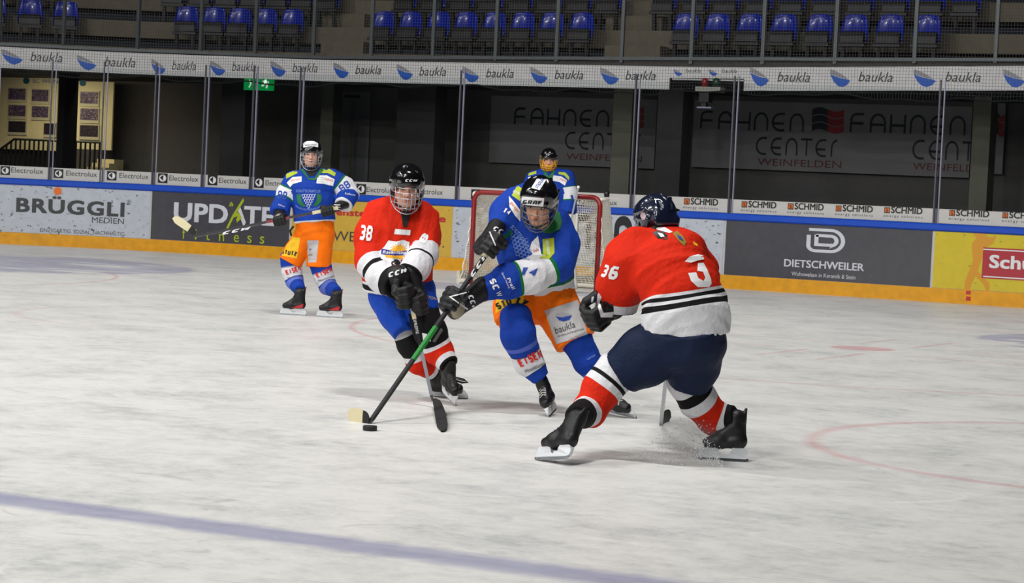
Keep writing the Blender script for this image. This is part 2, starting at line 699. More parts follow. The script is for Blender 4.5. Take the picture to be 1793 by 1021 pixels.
ICE = ice_material()
mb = MB()
mb.add([(-17, -40, 0), (20, -40, 0), (20, 4.16, 0), (-17, 4.16, 0)], [(0, 1, 2, 3)])
fl = mb.build('floor', ICE)
tag(fl, 'white scratched ice surface with faded red and blue markings', kind='structure')
CONC = mat('concrete_dark', (70, 68, 64), 0.85, var=0.15, bump=(30, 0.3, 0.01))
mb = MB()
mb.add([(-30, 4.2, -0.02), (25, 4.2, -0.02), (25, 13, -0.02), (-30, 13, -0.02)], [(0, 1, 2, 3)])
mb.add([(-30, -12, -0.02), (-15.2, -12, -0.02), (-15.2, 4.2, -0.02), (-30, 4.2, -0.02)], [(0, 1, 2, 3)])
tag(mb.build('floor_concourse', CONC), 'dark concourse floor behind the boards', kind='structure')

# ------------------------------------------------------------------ boards
S_L, S_R = -15.5, 9.5


def strip(name, z0, z1, front, back, m, Yw=YB, s0=S_L, s1=S_R, step=0.35, parent=None, z1f=None, rnd=0):
    """a band standing along the wall from s0 to s1; front/back = offsets towards the ice"""
    n = max(2, int((s1 - s0) / step))
    rings = []
    if s0 < XC < s1:
        n1 = max(1, int((XC - s0) / step))
        ss = [s0 + (XC - s0) * i / n1 for i in range(n1)] + [XC, s1]
    elif s0 >= XC:
        ss = [s0, s1]
    else:
        ss = [s0 + (s1 - s0) * i / n for i in range(n + 1)]
    for s in ss:
        zz0 = z0(s) if callable(z0) else z0
        zz1 = z1(s) if callable(z1) else z1
        if rnd:
            r = rnd
            rings.append([wallpt(s, zz0, back, Yw), wallpt(s, zz0, front - r, Yw), wallpt(s, zz0 + r, front, Yw), wallpt(s, zz1 - r, front, Yw), wallpt(s, zz1, front - r, Yw), wallpt(s, zz1, back, Yw)])
        else:
            rings.append([wallpt(s, zz0, back, Yw), wallpt(s, zz0, front, Yw), wallpt(s, zz1, front, Yw), wallpt(s, zz1, back, Yw)])
    b = MB()
    b.loft(rings)
    return b.build(name, m, parent)


ZR0, ZR1 = 1.0, 1.105
tag(strip('wall_boards', 0.0, ZR0, -0.002, -0.10, mat('board_core', (190, 190, 190), 0.5)), 'white plastic rink boards behind the goal', kind='structure')
tag(strip('trim_1', ZR0, ZR1, 0.035, -0.12, mat('rail_blue', (14, 74, 190), 0.45, spec=0.35, var=0.05), rnd=0.02), 'blue capping rail on the boards', kind='structure')
KICK = mat('kick_yellow', (222, 156, 2), 0.5, var=0.10, speck=(9, 0.70, (150, 105, 20)))
tag(strip('trim_2', 0.0, 0.20, 0.012, -0.01, KICK), 'yellow kick strip along the foot of the boards', kind='structure')

WHITE_AD = mat('ad_white', (186, 192, 202), 0.45, var=0.06, speck=(17, 0.615, (70, 72, 74)), coat=0.2)
DARK_AD = mat('ad_dark', (66, 65, 72), 0.40, var=0.10, speck=(22, 0.70, (110, 110, 112)), coat=0.2)
YELD_AD = mat('ad_dull_yellow', (206, 168, 62), 0.45, var=0.05, speck=(11, 0.66, (105, 85, 30)), coat=0.2)
YEL_AD = mat('ad_yellow', (206, 184, 22), 0.45, var=0.05, speck=(12, 0.66, (80, 75, 20)), coat=0.2)
INK = mat('ink_charcoal', (58, 60, 62), 0.5)
BLACK = mat('ink_black', (20, 20, 22), 0.5)
LGREY = mat('ink_light', (205, 208, 216), 0.5, var=0.05)
LIME = mat('ink_lime', (165, 180, 30), 0.5)
ORANGE = mat('ink_orange', (232, 112, 20), 0.5)
REDI = mat('ink_red', (190, 40, 45), 0.5)
WHITE = mat('ink_white', (225, 225, 225), 0.5)
BLUEI = mat('ink_blue', (22, 95, 205), 0.5)


def board(x0, x1, m, label, ymid=430):
    a = wallhit(x0, ymid)[0]
    b_ = wallhit(x1, ymid)[0]
    o = strip('advertising_board', 0.205, 0.998, 0.004, -0.0015, m, s0=a + 0.006, s1=b_ - 0.006, step=0.25)
    tag(o, label, 'advertising board')
    return o


b1 = board(-60, 263, WHITE_AD, 'pale grey advertising board with heavy dark lettering under an orange dot, leftmost', 380)
DOFF = 0.0075
wall_text('BRÜGGLI', 28, 218, 371, 25, INK, b1, bold=0.035, off=DOFF, y1=375, space=1.12)
v, f = poly2d([(0.5 + 0.5 * math.cos(a), 0.5 + 0.5 * math.sin(a)) for a in np.linspace(0, 2 * math.pi, 25)[:-1]])
wall_shape(v, f, 94, 108, 341, 13.5, ORANGE, b1, 'orange_dot', off=0.010)
wall_text('®', 222, 230, 357, 7, INK, b1, off=DOFF)
wall_text('MEDIEN', 161, 217, 390, 10, INK, b1, bold=0.01, off=DOFF, y1=391)
wall_text('EINZIGARTIG. SOZIAL. NACHHALTIG.', 70, 220, 406, 6.5, INK, b1, off=DOFF, y1=411)

b2 = board(264.5, 508, DARK_AD, 'dark grey advertising board with white letters, lime figure and lime word', 380)
wall_text('UPD', 304, 399, 387, 33, LGREY, b2, bold=0.03, off=DOFF, y1=392)
wall_text('TE', 427, 480, 393, 32.5, LGREY, b2, bold=0.03, off=DOFF, y1=396)
v, f = stroke2d([[(0.0, 1.0), (1.0, 0.0)]], 0.42)
wall_shape(v, f, 417, 429, 393, 29, LGREY, b2, 'lettering', off=DOFF)
fig = [[(1.0, 1.0), (0.68, 0.72), (0.35, 0.42), (0.12, 0.15), (0.0, 0.0)], [(0.45, 0.45), (0.72, 0.52), (0.82, 0.44), (0.6, 0.28)]]
v, f = stroke2d(fig, 0.12)
wall_shape(v, f, 398, 425, 401, 53, LIME, b2, 'lime_figure', off=0.010)
v, f = stroke2d([[(0.1, 0.2), (0.35, 0.8), (0.7, 0.9)], [(0.6, 0.2), (0.9, 0.7)]], 0.35)
wall_shape(v, f, 402, 409, 363, 9, LIME, b2, 'lime_figure', off=0.010)
for ch, cx, w_ in (('f', 322, 6), ('i', 343, 3), ('t', 364, 7), ('n', 388, 9), ('e', 414, 9), ('s', 437, 8), ('s', 459, 8)):
    yb = 418 + (cx - 322) * 0.062
    wall_text(ch, cx - w_ / 2, cx + w_ / 2, yb, 19, LIME, b2, bold=0.012, off=DOFF)

b3 = board(509.5, 791.5, YELD_AD, 'dull yellow advertising board with red and grey words behind the red player', 410)
wall_text('enster', 589, 650, 377, 12, REDI, b3, bold=0.035, off=DOFF, y1=380)
wall_text('service', 700, 781, 385, 12, REDI, b3, bold=0.035, off=DOFF, y1=388)
wall_text('WERB', 583, 654, 421, 17, INK, b3, bold=0.01, off=DOFF, y1=424)
wall_text('CO.', 735, 778, 431, 15, INK, b3, bold=0.01, off=DOFF, y1=433)

b4 = board(793.5, 1267, WHITE_AD, 'scuffed pale advertising board with tall rounded black letters behind the goal', 430)
for k, (ch, xa, xb) in enumerate((('N', 1003, 1034), ('D', 1040, 1069), ('A', 1074, 1105))):
    if ch == 'N':
        st = [[(0.14, 0), (0.14, 0.72)] + arc(0.5, 0.72, 0.36, 180, 0, 12, 0.22) + [(0.86, 0)]]
    elif ch == 'D':
        st = [[(0.14, 0.06), (0.14, 0.94), (0.5, 0.94)] + arc(0.5, 0.68, 0.36, 90, 0, 8, 0.26) + [(0.86, 0.3)] + arc(0.5, 0.32, 0.36, 0, -90, 8, 0.26) + [(0.14, 0.06)]]
    else:
        st = [[(0.14, 0), (0.14, 0.72)] + arc(0.5, 0.72, 0.36, 180, 0, 12, 0.22) + [(0.86, 0)], [(0.14, 0.36), (0.86, 0.36)]]
    v, f = stroke2d(st, 0.28)
    wall_shape(v, f, xa, xb, 434 + k * 3.5, 59, BLACK, b4, 'lettering', off=DOFF)
wall_text('ETSTA', 996, 1062, 461, 10, INK, b4, bold=0.01, off=DOFF)

b5 = board(1269, 1632, DARK_AD, 'dark grey advertising board with a looped white D emblem above small lettering', 440)
st = [[(0.0, 0.92), (0.62, 0.92)] + arc(0.62, 0.5, 0.34, 90, -90, 14, 0.42) + [(0.28, 0.08)] + arc(0.2, 0.28, 0.2, -90, -180, 6, 0.2)[0:] + [(0.0, 0.70), ],
      [(0.22, 0.72), (0.22, 0.33), (0.62, 0.33)] + arc(0.62, 0.5, 0.16, -90, 90, 10, 0.19) + [(0.2, 0.70)]]
v, f = stroke2d(st, 0.115)
wall_shape(v, f, 1415, 1478, 442, 44, LGREY, b5, 'emblem', off=DOFF)
wall_text('DIETSCHWEILER', 1373, 1513, 466.5, 13, LGREY, b5, bold=0.025, off=DOFF, y1=473.5)
wall_text('Wohnwelten in Keramik & Stein', 1386, 1498, 482.5, 7, LGREY, b5, off=DOFF, y1=488)

b6 = board(1634, 1900, YEL_AD, 'bright yellow advertising board with red sign and orange player silhouette', 460)
FIG = mat('ink_faded_orange', (212, 148, 30), 0.5)
pxs = [(1702, 403), (1734, 405), (1726, 412), (1735, 417), (1745, 412), (1738, 428), (1722, 434), (1722, 447), (1716, 462), (1712, 475), (1722, 484), (1733, 497), (1732, 510), (1727, 511), (1722, 497), (1708, 484), (1701, 497), (1697, 513), (1688, 510), (1690, 492), (1698, 472), (1704, 455), (1702, 438), (1702, 425), (1710, 418)]
v2 = np.array([wallhit(*q) for q in pxs])
on_wall(v2, [tuple(range(len(pxs)))], 'player_silhouette', FIG, b6, off=0.0065)
SIGN = mat('sign_red', (170, 30, 48), 0.4, coat=0.2)
c_ = [wallhit(1722, 433), wallhit(1870, 441), wallhit(1870, 494), wallhit(1720, 487)]
on_wall(np.array([(c_[0][0], c_[0][1]), (c_[1][0], c_[0][1]), (c_[1][0], c_[3][1]), (c_[0][0], c_[3][1])]), [(0, 1, 2, 3)], 'red_sign', SIGN, b6, off=0.009)
for yy in (436.5, 484):
    s0_, z_ = wallhit(1722, yy)
    s1_, _ = wallhit(1870, yy)
    on_wall(np.array([(s0_, z_ - 0.008), (s1_, z_ - 0.008), (s1_, z_ + 0.008), (s0_, z_ + 0.008)]), [(0, 1, 2, 3)], 'sign_line', WHITE, b6, off=0.011)
wall_text('Schü', 1732, 1808, 469, 23, WHITE, b6, bold=0.03, off=0.011, y1=473)
for i, (ya, yb) in enumerate(((509, 516), (519, 527))):
    q = [wallhit(1692, ya), wallhit(1700, yb)]
    on_wall(np.array([(q[0][0], q[0][1]), (q[1][0], q[0][1]), (q[1][0], q[1][1]), (q[0][0], q[1][1])]), [(0, 1, 2, 3)], 'red_mark', REDI, b6, off=0.015)

# ------------------------------------------------------------------ glass round the rink
GLASS = bpy.data.materials.new('rink_glass')
GLASS.use_nodes = True
nt = GLASS.node_tree
for n in list(nt.nodes):
    nt.nodes.remove(n)
out = nt.nodes.new('ShaderNodeOutputMaterial')
tr = nt.nodes.new('ShaderNodeBsdfTransparent')
tr.inputs[0].default_value = (0.93, 0.95, 0.95, 1)
gl = nt.nodes.new('ShaderNodeBsdfGlossy')
gl.inputs['Roughness'].default_value = 0.06
gl.inputs['Color'].default_value = (0.9, 0.9, 1, 1)
fr = nt.nodes.new('ShaderNodeFresnel')
fr.inputs['IOR'].default_value = 1.35
mx = nt.nodes.new('ShaderNodeMixShader')
nt.links.new(fr.outputs[0], mx.inputs[0])
nt.links.new(tr.outputs[0], mx.inputs[1])
nt.links.new(gl.outputs[0], mx.inputs[2])
nt.links.new(mx.outputs[0], out.inputs[0])
ALU = mat('post_aluminium', (150, 150, 168), 0.45, metal=0.2)
ALUD = mat('post_dark', (84, 84, 94), 0.5, metal=0.3)
BANDW = mat('glass_ad_white', (196, 194, 190), 0.5, var=0.03)
ZG = 3.0
posts_px = [(-9, 290), (88, 298), (178, 307), (268, 317), (354, 325), (438, 332), (519, 336), (799, 351), (1105, 366), (1277, 374), (1637, 389)]
posts = [wallhit(x, y)[0] for x, y in posts_px] + [7.4]
for i in range(len(posts) - 1):
    a, b_ = posts[i], posts[i + 1]
    o = strip('window_%d' % (i + 1), ZR1, ZG, -0.045, -0.057, GLASS, s0=a, s1=b_, step=0.4)
    tag(o, 'clear rink glass panel, number %d from the left' % (i + 1), kind='structure')
for i, s in enumerate(posts):
    b = MB()
    p0, p1 = wallpt(s, ZR1 - 0.03, -0.03), wallpt(s, ZG + 0.12, -0.03)
    t = wallpt(s + 0.01, 1, 0) - wallpt(s - 0.01, 1, 0)
    t /= np.linalg.norm(t)
    nrm = np.cross(t, (0, 0, 1))
    for sg in (-1, 1):
        q0, q1 = p0 + t * 0.033 * sg, p1 + t * 0.033 * sg
        b.rect([q0, q1], 0.012 if sg > 0 else 0.02, 0.03, wdir=t, m=0 if sg > 0 else 1)
    b.rect([p0 - nrm * 0.01, p0 - nrm * 0.01 + np.array([0, 0, 0.24])], 0.06, 0.015, wdir=t, m=1)
    o = b.build('trim_%d' % (i + 3), [ALU, ALUD])
    tag(o, 'grey metal post between two glass panels', kind='structure')

# adverts at the foot of the glass
ZL0, ZL1 = 1.11, 1.312
names_px = [(-5, 85), (92, 175), (182, 265), (271, 351), (358, 436), (442, 516), (523, 608), (613, 797)]


def electrolux(xa, xb, label, marks):
    sa, _ = wallhit(xa, 330)
    sb, _ = wallhit(xb, 330)
    o = strip('glass_advert', ZL0, ZL1, -0.028, -0.044, BANDW, s0=sa, s1=sb, step=0.12)
    tag(o, label, 'advert strip', 'electrical brand strips along the glass')
    for (lx, tx0, tx1, yb) in marks:
        # square mark with a ring
        s0, z0 = wallhit(lx, yb + 4)
        s1, _ = wallhit(lx + 17, yb + 4)
        w_ = s1 - s0
        on_wall(np.array([(s0, z0), (s1, z0), (s1, z0 + w_ * 0.92), (s0, z0 + w_ * 0.92)]), [(0, 1, 2, 3)], 'square_emblem', BLACK, o, off=-0.0255)
        v, f = poly2d([(0.5 + 0.36 * math.cos(a), 0.5 + 0.36 * math.sin(a)) for a in np.linspace(0, 2 * math.pi, 25)[:-1]])
        v = v * w_ * np.array([1, 0.92]) + np.array([s0, z0])
        on_wall(v, f, 'emblem_disc', WHITE, o, off=-0.024)
        tri = np.array([(0.2, 0.5), (0.56, 0.8), (0.56, 0.2)]) * w_ + np.array([s0, z0])
        on_wall(tri, [(0, 1, 2)], 'emblem_wedge', BLACK, o, off=-0.0225)
        wall_text('Electrolux', tx0, tx1, yb, 9, INK, o, bold=0.012, off=-0.0255, y1=yb + (tx1 - tx0) * 0.055)
    return o


ORD = ['first', 'second', 'third', 'fourth', 'fifth', 'sixth', 'seventh', 'eighth', 'ninth', 'tenth', 'eleventh', 'twelfth', 'thirteenth', 'fourteenth', 'fifteenth', 'sixteenth']
electrolux(-5, 83, 'white advert strip at the far left, its emblem near the frame edge', [(0, 19, 75, 302)])
electrolux(91, 176, 'white advert strip below the framed team photos, second from left', [(93, 115, 169, 307.5)])
electrolux(181, 265, 'white advert strip third from left, above the end of the pale board', [(186, 208, 259, 311.5)])
electrolux(271, 351, 'white advert strip fourth from left, above the raised stick blade', [(275, 295, 346, 316)])
electrolux(357, 435, 'white advert strip fifth from left, above the lime figure', [(362, 382, 430, 320)])
electrolux(441, 517, 'white advert strip touching the left standing player, sixth from left', [(443, 463, 505, 324.5)])
electrolux(522, 796, 'long white advert strip behind the red player with both hands together', [(622, 640, 686, 336), (705, 727, 774, 339)])
electrolux(802, 1102, 'long white advert strip behind the goal', [(823, 845, 895, 345), (900, 920, 970, 350), (1005, 1027, 1079, 357)])


def schmid(xa, xb, label, items):
    sa, _ = wallhit(xa, 372)
    sb, _ = wallhit(xb, 372)
    o = strip('glass_advert', ZL0, ZL1, -0.028, -0.044, BANDW, s0=sa, s1=sb)
    tag(o, label, 'advert strip', 'energy firm strips along the glass')
    for (lx, tx1, yb) in items:
        s0, z0 = wallhit(lx, yb)
        s1, _ = wallhit(lx + 10, yb)
        w_ = s1 - s0
        on_wall(np.array([(s0, z0), (s1, z0), (s1, z0 + w_), (s0, z0 + w_)]), [(0, 1, 2, 3)], 'square_emblem', BLACK, o, off=-0.0255)
        q = np.array([(0.14, 0.14), (0.86, 0.14), (0.86, 0.86), (0.14, 0.86)]) * w_ + np.array([s0, z0])
        on_wall(q, [(0, 1, 2, 3)], 'orange_square', ORANGE, o, off=-0.024)
        v, f = stroke2d([[(0.7, 0.72), (0.35, 0.72), (0.35, 0.5), (0.65, 0.5), (0.65, 0.28), (0.3, 0.28)]], 0.1)
        on_wall(v * w_ + np.array([s0, z0]), f, 'emblem_s', BLACK, o, off=-0.0225)
        wall_text('SCHMID', lx + 12, tx1, yb, 11.5, BLACK, o, bold=0.03, off=-0.0255, y1=yb + (tx1 - lx) * 0.052)
        wall_text('energy solutions', lx - 1, tx1, yb + 6.5, 4.5, INK, o, off=-0.0255, y1=yb + 9.5, space=1.3)
    return o


schmid(1108, 1274, 'white advert strip right of the navy helmet, one orange square emblem', [(1196, 1256, 358)])
schmid(1281, 1633, 'long white advert strip with four orange square emblems above the dark board', [(1297, 1358, 363), (1378, 1441, 366.5), (1462, 1527, 370), (1547, 1614, 373)])
schmid(1641, 1850, 'white advert strip above the bright yellow board at the right edge', [(1661, 1731, 378), (1754, 1826, 382)])

# ------------------------------------------------------------------ balcony front with its banner
YW = 6.2
BANM = mat('banner_white', (232, 230, 230), 0.6, var=0.03)
STEEL = mat('rail_steel', (96, 102, 104), 0.45, metal=0.3)
CONCL = mat('stand_concrete', (114, 107, 91), 0.9, var=0.08, bump=(20, 0.2, 0.01))
ZB0 = lambda s: 3.0 + 0.022 * max(0.0, s) + 0.02 * max(0, min(1, (-7 - s) / 2))
ZB1 = lambda s: 3.36 + 0.022 * max(0.0, s) + 0.03 * max(0, min(1, (-7 - s) / 2))
SBL, SBR = -18.0, 9.0
tag(strip('wall_balcony', lambda s: ZB0(s) + 0.10, lambda s: ZB1(s) + 0.02, -0.04, -0.30, CONC, Yw=YW, s0=SBL, s1=SBR), 'dark balcony front carrying the banner', kind='structure')
sA = wallhit(1172, 140, YW)[0]
sB = wallhit(1303, 140, YW)[0]


def banner(sa, sb, z0, z1, label):
    o = strip('banner', z0, z1, 0.0, -0.03, BANM, Yw=YW, s0=sa, s1=sb, step=0.4)
    tag(o, label, 'banner')
    return o


def bowl(parent, x0, x1, yt, yb, off=0.004):
    """leaf-like emblem: grey upper sail, blue lower bowl"""
    def w2(pts):
        a = []
        for u_, v_ in pts:
            s0, zt = wallhit(x0, yt, YW)
            s1, _ = wallhit(x1, yt, YW)
            _, zb = wallhit(x0, yb, YW)
            a.append((s0 + (s1 - s0) * u_, zb + (zt - zb) * v_))
        return np.array(a)
    low = [(0, 0.72), (0.2, 0.62), (0.5, 0.5), (0.8, 0.45), (1.0, 0.36), (0.85, 0.12), (0.62, 0.0), (0.42, 0.05), (0.2, 0.28)]
    up = [(0, 0.74), (0.0, 1.0), (0.3, 0.88), (0.62, 0.68), (0.95, 0.42), (0.78, 0.48), (0.5, 0.53), (0.2, 0.65)]
    on_wall(w2(low), [tuple(range(len(low)))], 'emblem', BLUEI, parent, off=off, Yw=YW)
    on_wall(w2(up), [tuple(range(len(up)))], 'emblem_shade', mat('ink_pale_grey', (160, 160, 166), 0.5), parent, off=off, Yw=YW)


bn1 = banner(SBL, sA, ZB0, ZB1, 'long white banner with blue bowl emblems on the balcony front, left stretch')
bn2 = banner(sA, sB, lambda s: ZB0(s) + 0.185, ZB1, 'narrow raised piece of white banner above the goal lamps')
bn3 = banner(sB, SBR, ZB0, ZB1, 'white banner with large blue bowl emblems on the balcony front, right stretch')
for (bx0, bx1, tx0, tx1, yt, ybm, tb) in [(3, 41, 53, 109, 86, 112, 107), (135, 170, 183, 237, 96, 122, 116), (265, 291, 301, 343, 103, 130, 122), (368, 396, 406, 448, 106, 132, 124), (474, 502, 512, 556, 106, 134, 126), (584, 612, 622, 667, 109, 137, 129.5), (695, 724, 734, 781, 112, 140, 132.5), (810, 840, 851, 899, 116, 144, 135.5), (929, 960, 971, 1021, 117, 146, 138), (1052, 1085, 1095, 1148, 118, 148, 139.5)]:
    bowl(bn1, bx0, bx1, yt, ybm)
    wall_text('baukla', tx0, tx1, tb, 16 if tx0 > 200 else 17, INK, bn1, shear=0.25, bold=0.004, Yw=YW, off=0.004, y1=tb + (3 if tx0 < 300 else 1.5))
for (bx0, bx1, tx0, tx1, yt, ybm, tb) in [(1180, 1195, 1201, 1227, 121, 133, 127), (1241, 1257, 1264, 1290, 121, 133, 127.5)]:
    bowl(bn2, bx0, bx1, yt, ybm)
    wall_text('baukla', tx0, tx1, tb, 7, INK, bn2, shear=0.25, Yw=YW, off=0.004)
for (bx0, bx1, tx0, tx1, yt, ybm, tb) in [(1314, 1348, 1361, 1418, 118, 151, 142.5), (1454, 1490, 1503, 1563, 121, 152, 142.5), (1600, 1640, 1655, 1717, 121, 152, 142.5), (1757, 1796, 1810, 1872, 121, 153, 142.5)]:
    bowl(bn3, bx0, bx1, yt, ybm)
    wall_text('baukla', tx0, tx1, tb, 17, INK, bn3, shear=0.25, bold=0.004, Yw=YW, off=0.004)

# ledge rail and upright posts of the balcony screen
rail = empty('balcony_railing', (0, YW, 3.4), 'grey metal balcony railing with tall uprights in front of the seats', 'railing')
strip('top_rail', lambda s: ZB1(s) + 0.02, lambda s: ZB1(s) + 0.07, 0.03, -0.05, STEEL, Yw=YW, s0=SBL, s1=SBR, parent=rail)
for x in (-2, 110, 240, 350, 446, 548, 649, 757, 867, 974, 1088, 1210, 1335, 1462, 1601, 1743):
    s = wallhit(x, 100, YW)[0]
    b = MB()
    b.rect([wallpt(s, ZB1(s) + 0.05, -0.01, YW), wallpt(s, 5.2, -0.01, YW)], 0.055, 0.05, wdir=(1, 0, 0))
    b.build('post', STEEL, rail)

# ------------------------------------------------------------------ protective net
NETM = mat('net_grey', (70, 70, 72), 0.8)
net = MB()
ns = -17.6
Yn = YB + 0.12
zb_ = lambda s: 2.86 + 0.022 * math.sin(s * 3.1) + 0.016 * math.sin(s * 7.3 + 1) + 0.02 * math.sin(s * 1.1)
k = 0
s = -14.5
while s < 8.5:
    a, b_ = wallpt(s, zb_(s), -0.06, Yn), wallpt(s, 4.9, -0.06, Yn)
    net.rect([a, b_], 0.0032, 0.0032, wdir=(1, 0, 0))
    s += 0.045
z = 2.92
while z < 4.9:
    ss = [-14.5 + (XC + 14.5) * i / 16 for i in range(16)] + [XC + (8.5 - XC) * i / 30 for i in range(31)]
    net.rect([wallpt(q, z + 0.006 * math.sin(q * 2.2), -0.06, Yn) for q in ss], 0.0032, 0.0032)
    z += 0.045
NETO = net.build('protective_net', NETM)
tag(NETO, 'fine grey protective netting hung above the glass', 'netting', kind='stuff')
b = MB()
b.tube([wallpt(q, zb_(q), -0.06, Yn) for q in np.arange(-14.5, 8.5, 0.08)], 0.013, 6)
b.build('border_rope', mat('rope_black', (16, 18, 18), 0.8), NETO)

# ------------------------------------------------------------------ stands
def stand_strip(name, k, z0, z1, y0, y1, label, m=CONCL):
    o = strip(name, z0, z1, -(y0 - YW), -(y1 - YW), m, Yw=YW, s0=SBL, s1=SBR)
    tag(o, label, kind='structure')
    return o


ROWH, ROWD, Y1, Z1 = 0.56, 0.85, 7.1, 3.50
for k in range(6):
    y0 = 6.5 if k == 0 else Y1 + 0.35 + ROWD * k - 0.35
    stand_strip('floor_tier', k, Z1 + ROWH * k - (0.3 if k else 0.25), Z1 + ROWH * k, y0, Y1 + 0.35 + ROWD * (k + 1) + (2 if k == 5 else 0), 'concrete seating tier %s from the bottom' % ORD[k])

SEATB = mat('seat_blue', (2, 34, 160), 0.25, coat=0.35, spec=0.4)
SEATG = mat('seat_dark', (26, 26, 28), 0.5)
SEATK = mat('seat_black', (20, 20, 24), 0.5)


def seat_proto():
    r = empty('stadium_seat', (0, 0, 0))
    # back shell: rounded, slightly dished
    b = MB()
    rings = []
    for (z, w, y) in [(0.40, 0.22, 0.02), (0.46, 0.225, 0.035), (0.55, 0.225, 0.06), (0.64, 0.215, 0.085), (0.73, 0.20, 0.10), (0.79, 0.18, 0.105), (0.82, 0.14, 0.10)]:
        rg = []
        for i in range(9):
            u = -1 + 2 * i / 8
            rg.append((u * w, y + 0.05 * (1 - u * u) - 0.03, z - 0.015 * u * u))
        for i in range(8, -1, -1):
            u = -1 + 2 * i / 8
            rg.append((u * w, y + 0.05 * (1 - u * u) - 0.005, z - 0.015 * u * u))
        rings.append(rg)
    b.loft(rings)
    b.build('backrest', SEATB, r, smooth=True)
    # folded seat pan standing in front of the back
    b = MB()
    rings = []
    for (z, w, y) in [(0.33, 0.19, -0.06), (0.36, 0.205, -0.09), (0.46, 0.205, -0.085), (0.52, 0.195, -0.06), (0.54, 0.18, -0.045)]:
        rings.append([(-w, y + 0.035, z), (-w * 0.9, y - 0.005, z), (w * 0.9, y - 0.005, z), (w, y + 0.035, z)])
    b.loft(rings)
    b.build('seat_pan', SEATG, r)
    b = MB()
    b.box((-0.22, -0.11, 0.30), (0.22, 0.04, 0.345))
    for sx in (-0.15, 0.15):
        b.add([(sx - 0.03, -0.03, 0), (sx + 0.03, -0.03, 0), (sx + 0.03, 0.05, 0), (sx - 0.03, 0.05, 0), (sx - 0.025, -0.07, 0.32), (sx + 0.025, -0.07, 0.32), (sx + 0.025, 0.0, 0.32), (sx - 0.025, 0.0, 0.32)], [(0, 3, 2, 1), (4, 5, 6, 7), (0, 1, 5, 4), (1, 2, 6, 5), (2, 3, 7, 6), (3, 0, 4, 7)])
    b.build('pedestal', SEATK, r)
    return r


proto = seat_proto()
kids = list(proto.children)
used = [False]


def place_seat(s, row, label):
    yy = Y1 + 0.35 + ROWD * row
    a = wallpt(s, Z1 + ROWH * row + (0.02 if s < XC - 1 else 0), -(yy - YW), YW)
    ang = (XC - s) / RC if s < XC else 0.0
    if not used[0]:
        r = proto
        used[0] = True
    else:
        r = proto.copy()
        COL.objects.link(r)
        for ch in kids:
            c = ch.copy()
            COL.objects.link(c)
            c.parent = r
    r.location = Vector([float(q) for q in a])
    r.rotation_euler = (0, 0, ang)
    tag(r, label, 'seat', 'blue folding seats in the stand')


SX = {0: [('far left', [-12, 52, 114]), ('centre left', [325, 373, 417, 463, 509]), ('middle', [668, 716, 765, 813, 863, 913, 964, 1016]), ('right', [1199, 1254, 1311, 1371, 1433, 1495, 1557, 1622])],
      1: [('far left', [-50, 15, 75]), ('centre left', [301, 349, 395, 440, 484, 528, 572]), ('middle', [707, 757, 807, 858, 910, 961, 1013, 1064]), ('right', [1160, 1216, 1270, 1327, 1385, 1445, 1505, 1566, 1628, 1690])]}
for row in (0, 1):
    for blk, xs in SX[row]:
        for i, x in enumerate(xs):
            yy = Y1 + 0.35 + ROWD * row
            s = wallhit(x, 50, yy)[0]
            place_seat(s, row, 'blue folding seat, %s from left in the %s row of the %s block' % (ORD[i], 'front' if row == 0 else 'second', blk))
# aisle steps
for i, (xa, xb) in enumerate(((555, 645), (1052, 1165))):
    o = empty('aisle_steps', onY(xa, 90, Y1), 'pale concrete aisle steps %s' % ('left of the middle seat block' if i == 0 else 'right of the middle seat block'), 'steps')
    for k in range(3):
        for h in (0, 1):
            yy = Y1 + ROWD * (k + 0.5 * h) + 0.05
            zz = Z1 + ROWH * k + 0.28 * (h + 0) + (0.0)
            a = onY(xa + 8, 60, yy)
            c = onY(xb - 8, 60, yy)
            if h == 1:
                b = MB()
                b.box((a[0], yy, zz - 0.28), (c[0], yy + 0.45, zz))
                b.build('step', CONCL, o)

# ------------------------------------------------------------------ concourse behind the glass
YC = 10.0
DW = mat('concourse_wall', (104, 100, 98), 0.9, var=0.06)
DW2 = mat('concourse_dark', (62, 58, 58), 0.9, var=0.06)
OLV = mat('column_olive', (112, 110, 98), 0.9, var=0.05)
mb = MB()
mb.box((-26, YC, -0.02), (14, YC + 0.2, 3.34))
tag(mb.build('wall_back', DW), 'dark grey concourse back wall', kind='structure')
mb = MB()
mb.box((-26, YC - 0.03, 0.0), (14, YC, 1.30))
tag(mb.build('baseboard_back', DW2), 'darker lower part of the concourse wall', kind='structure')
mb = MB()
mb.add([(-26, 6.3, 3.1), (14, 6.3, 3.1), (14, YC + 0.2, 3.1), (-26, YC + 0.2, 3.1)], [(0, 1, 2, 3)])
mb.add([(-26, -12, 3.1), (-15.5, -12, 3.1), (-14.2, 6.3, 3.1), (-26, 6.3, 3.1)], [(0, 1, 2, 3)])
tag(mb.build('ceiling', DW2), 'dark underside of the stand', kind='structure')


def block(name, xa, xb, ytop, ybot, Y, th, m, label=None, kind='structure', z0=None, z1=None, cat=None, parent=None):
    a = onY(xa, (ytop + ybot) / 2, Y)
    c = onY(xb, (ytop + ybot) / 2, Y)
    zt = onY((xa + xb) / 2, ytop, Y)[2] if z1 is None else z1
    zb = onY((xa + xb) / 2, ybot, Y)[2] if z0 is None else z0
    b = MB()
    b.box((a[0], Y, zb), (c[0], Y + th, zt))
    o = b.build(name, m, parent)
    if label:
        tag(o, label, cat, kind=kind)
    return o


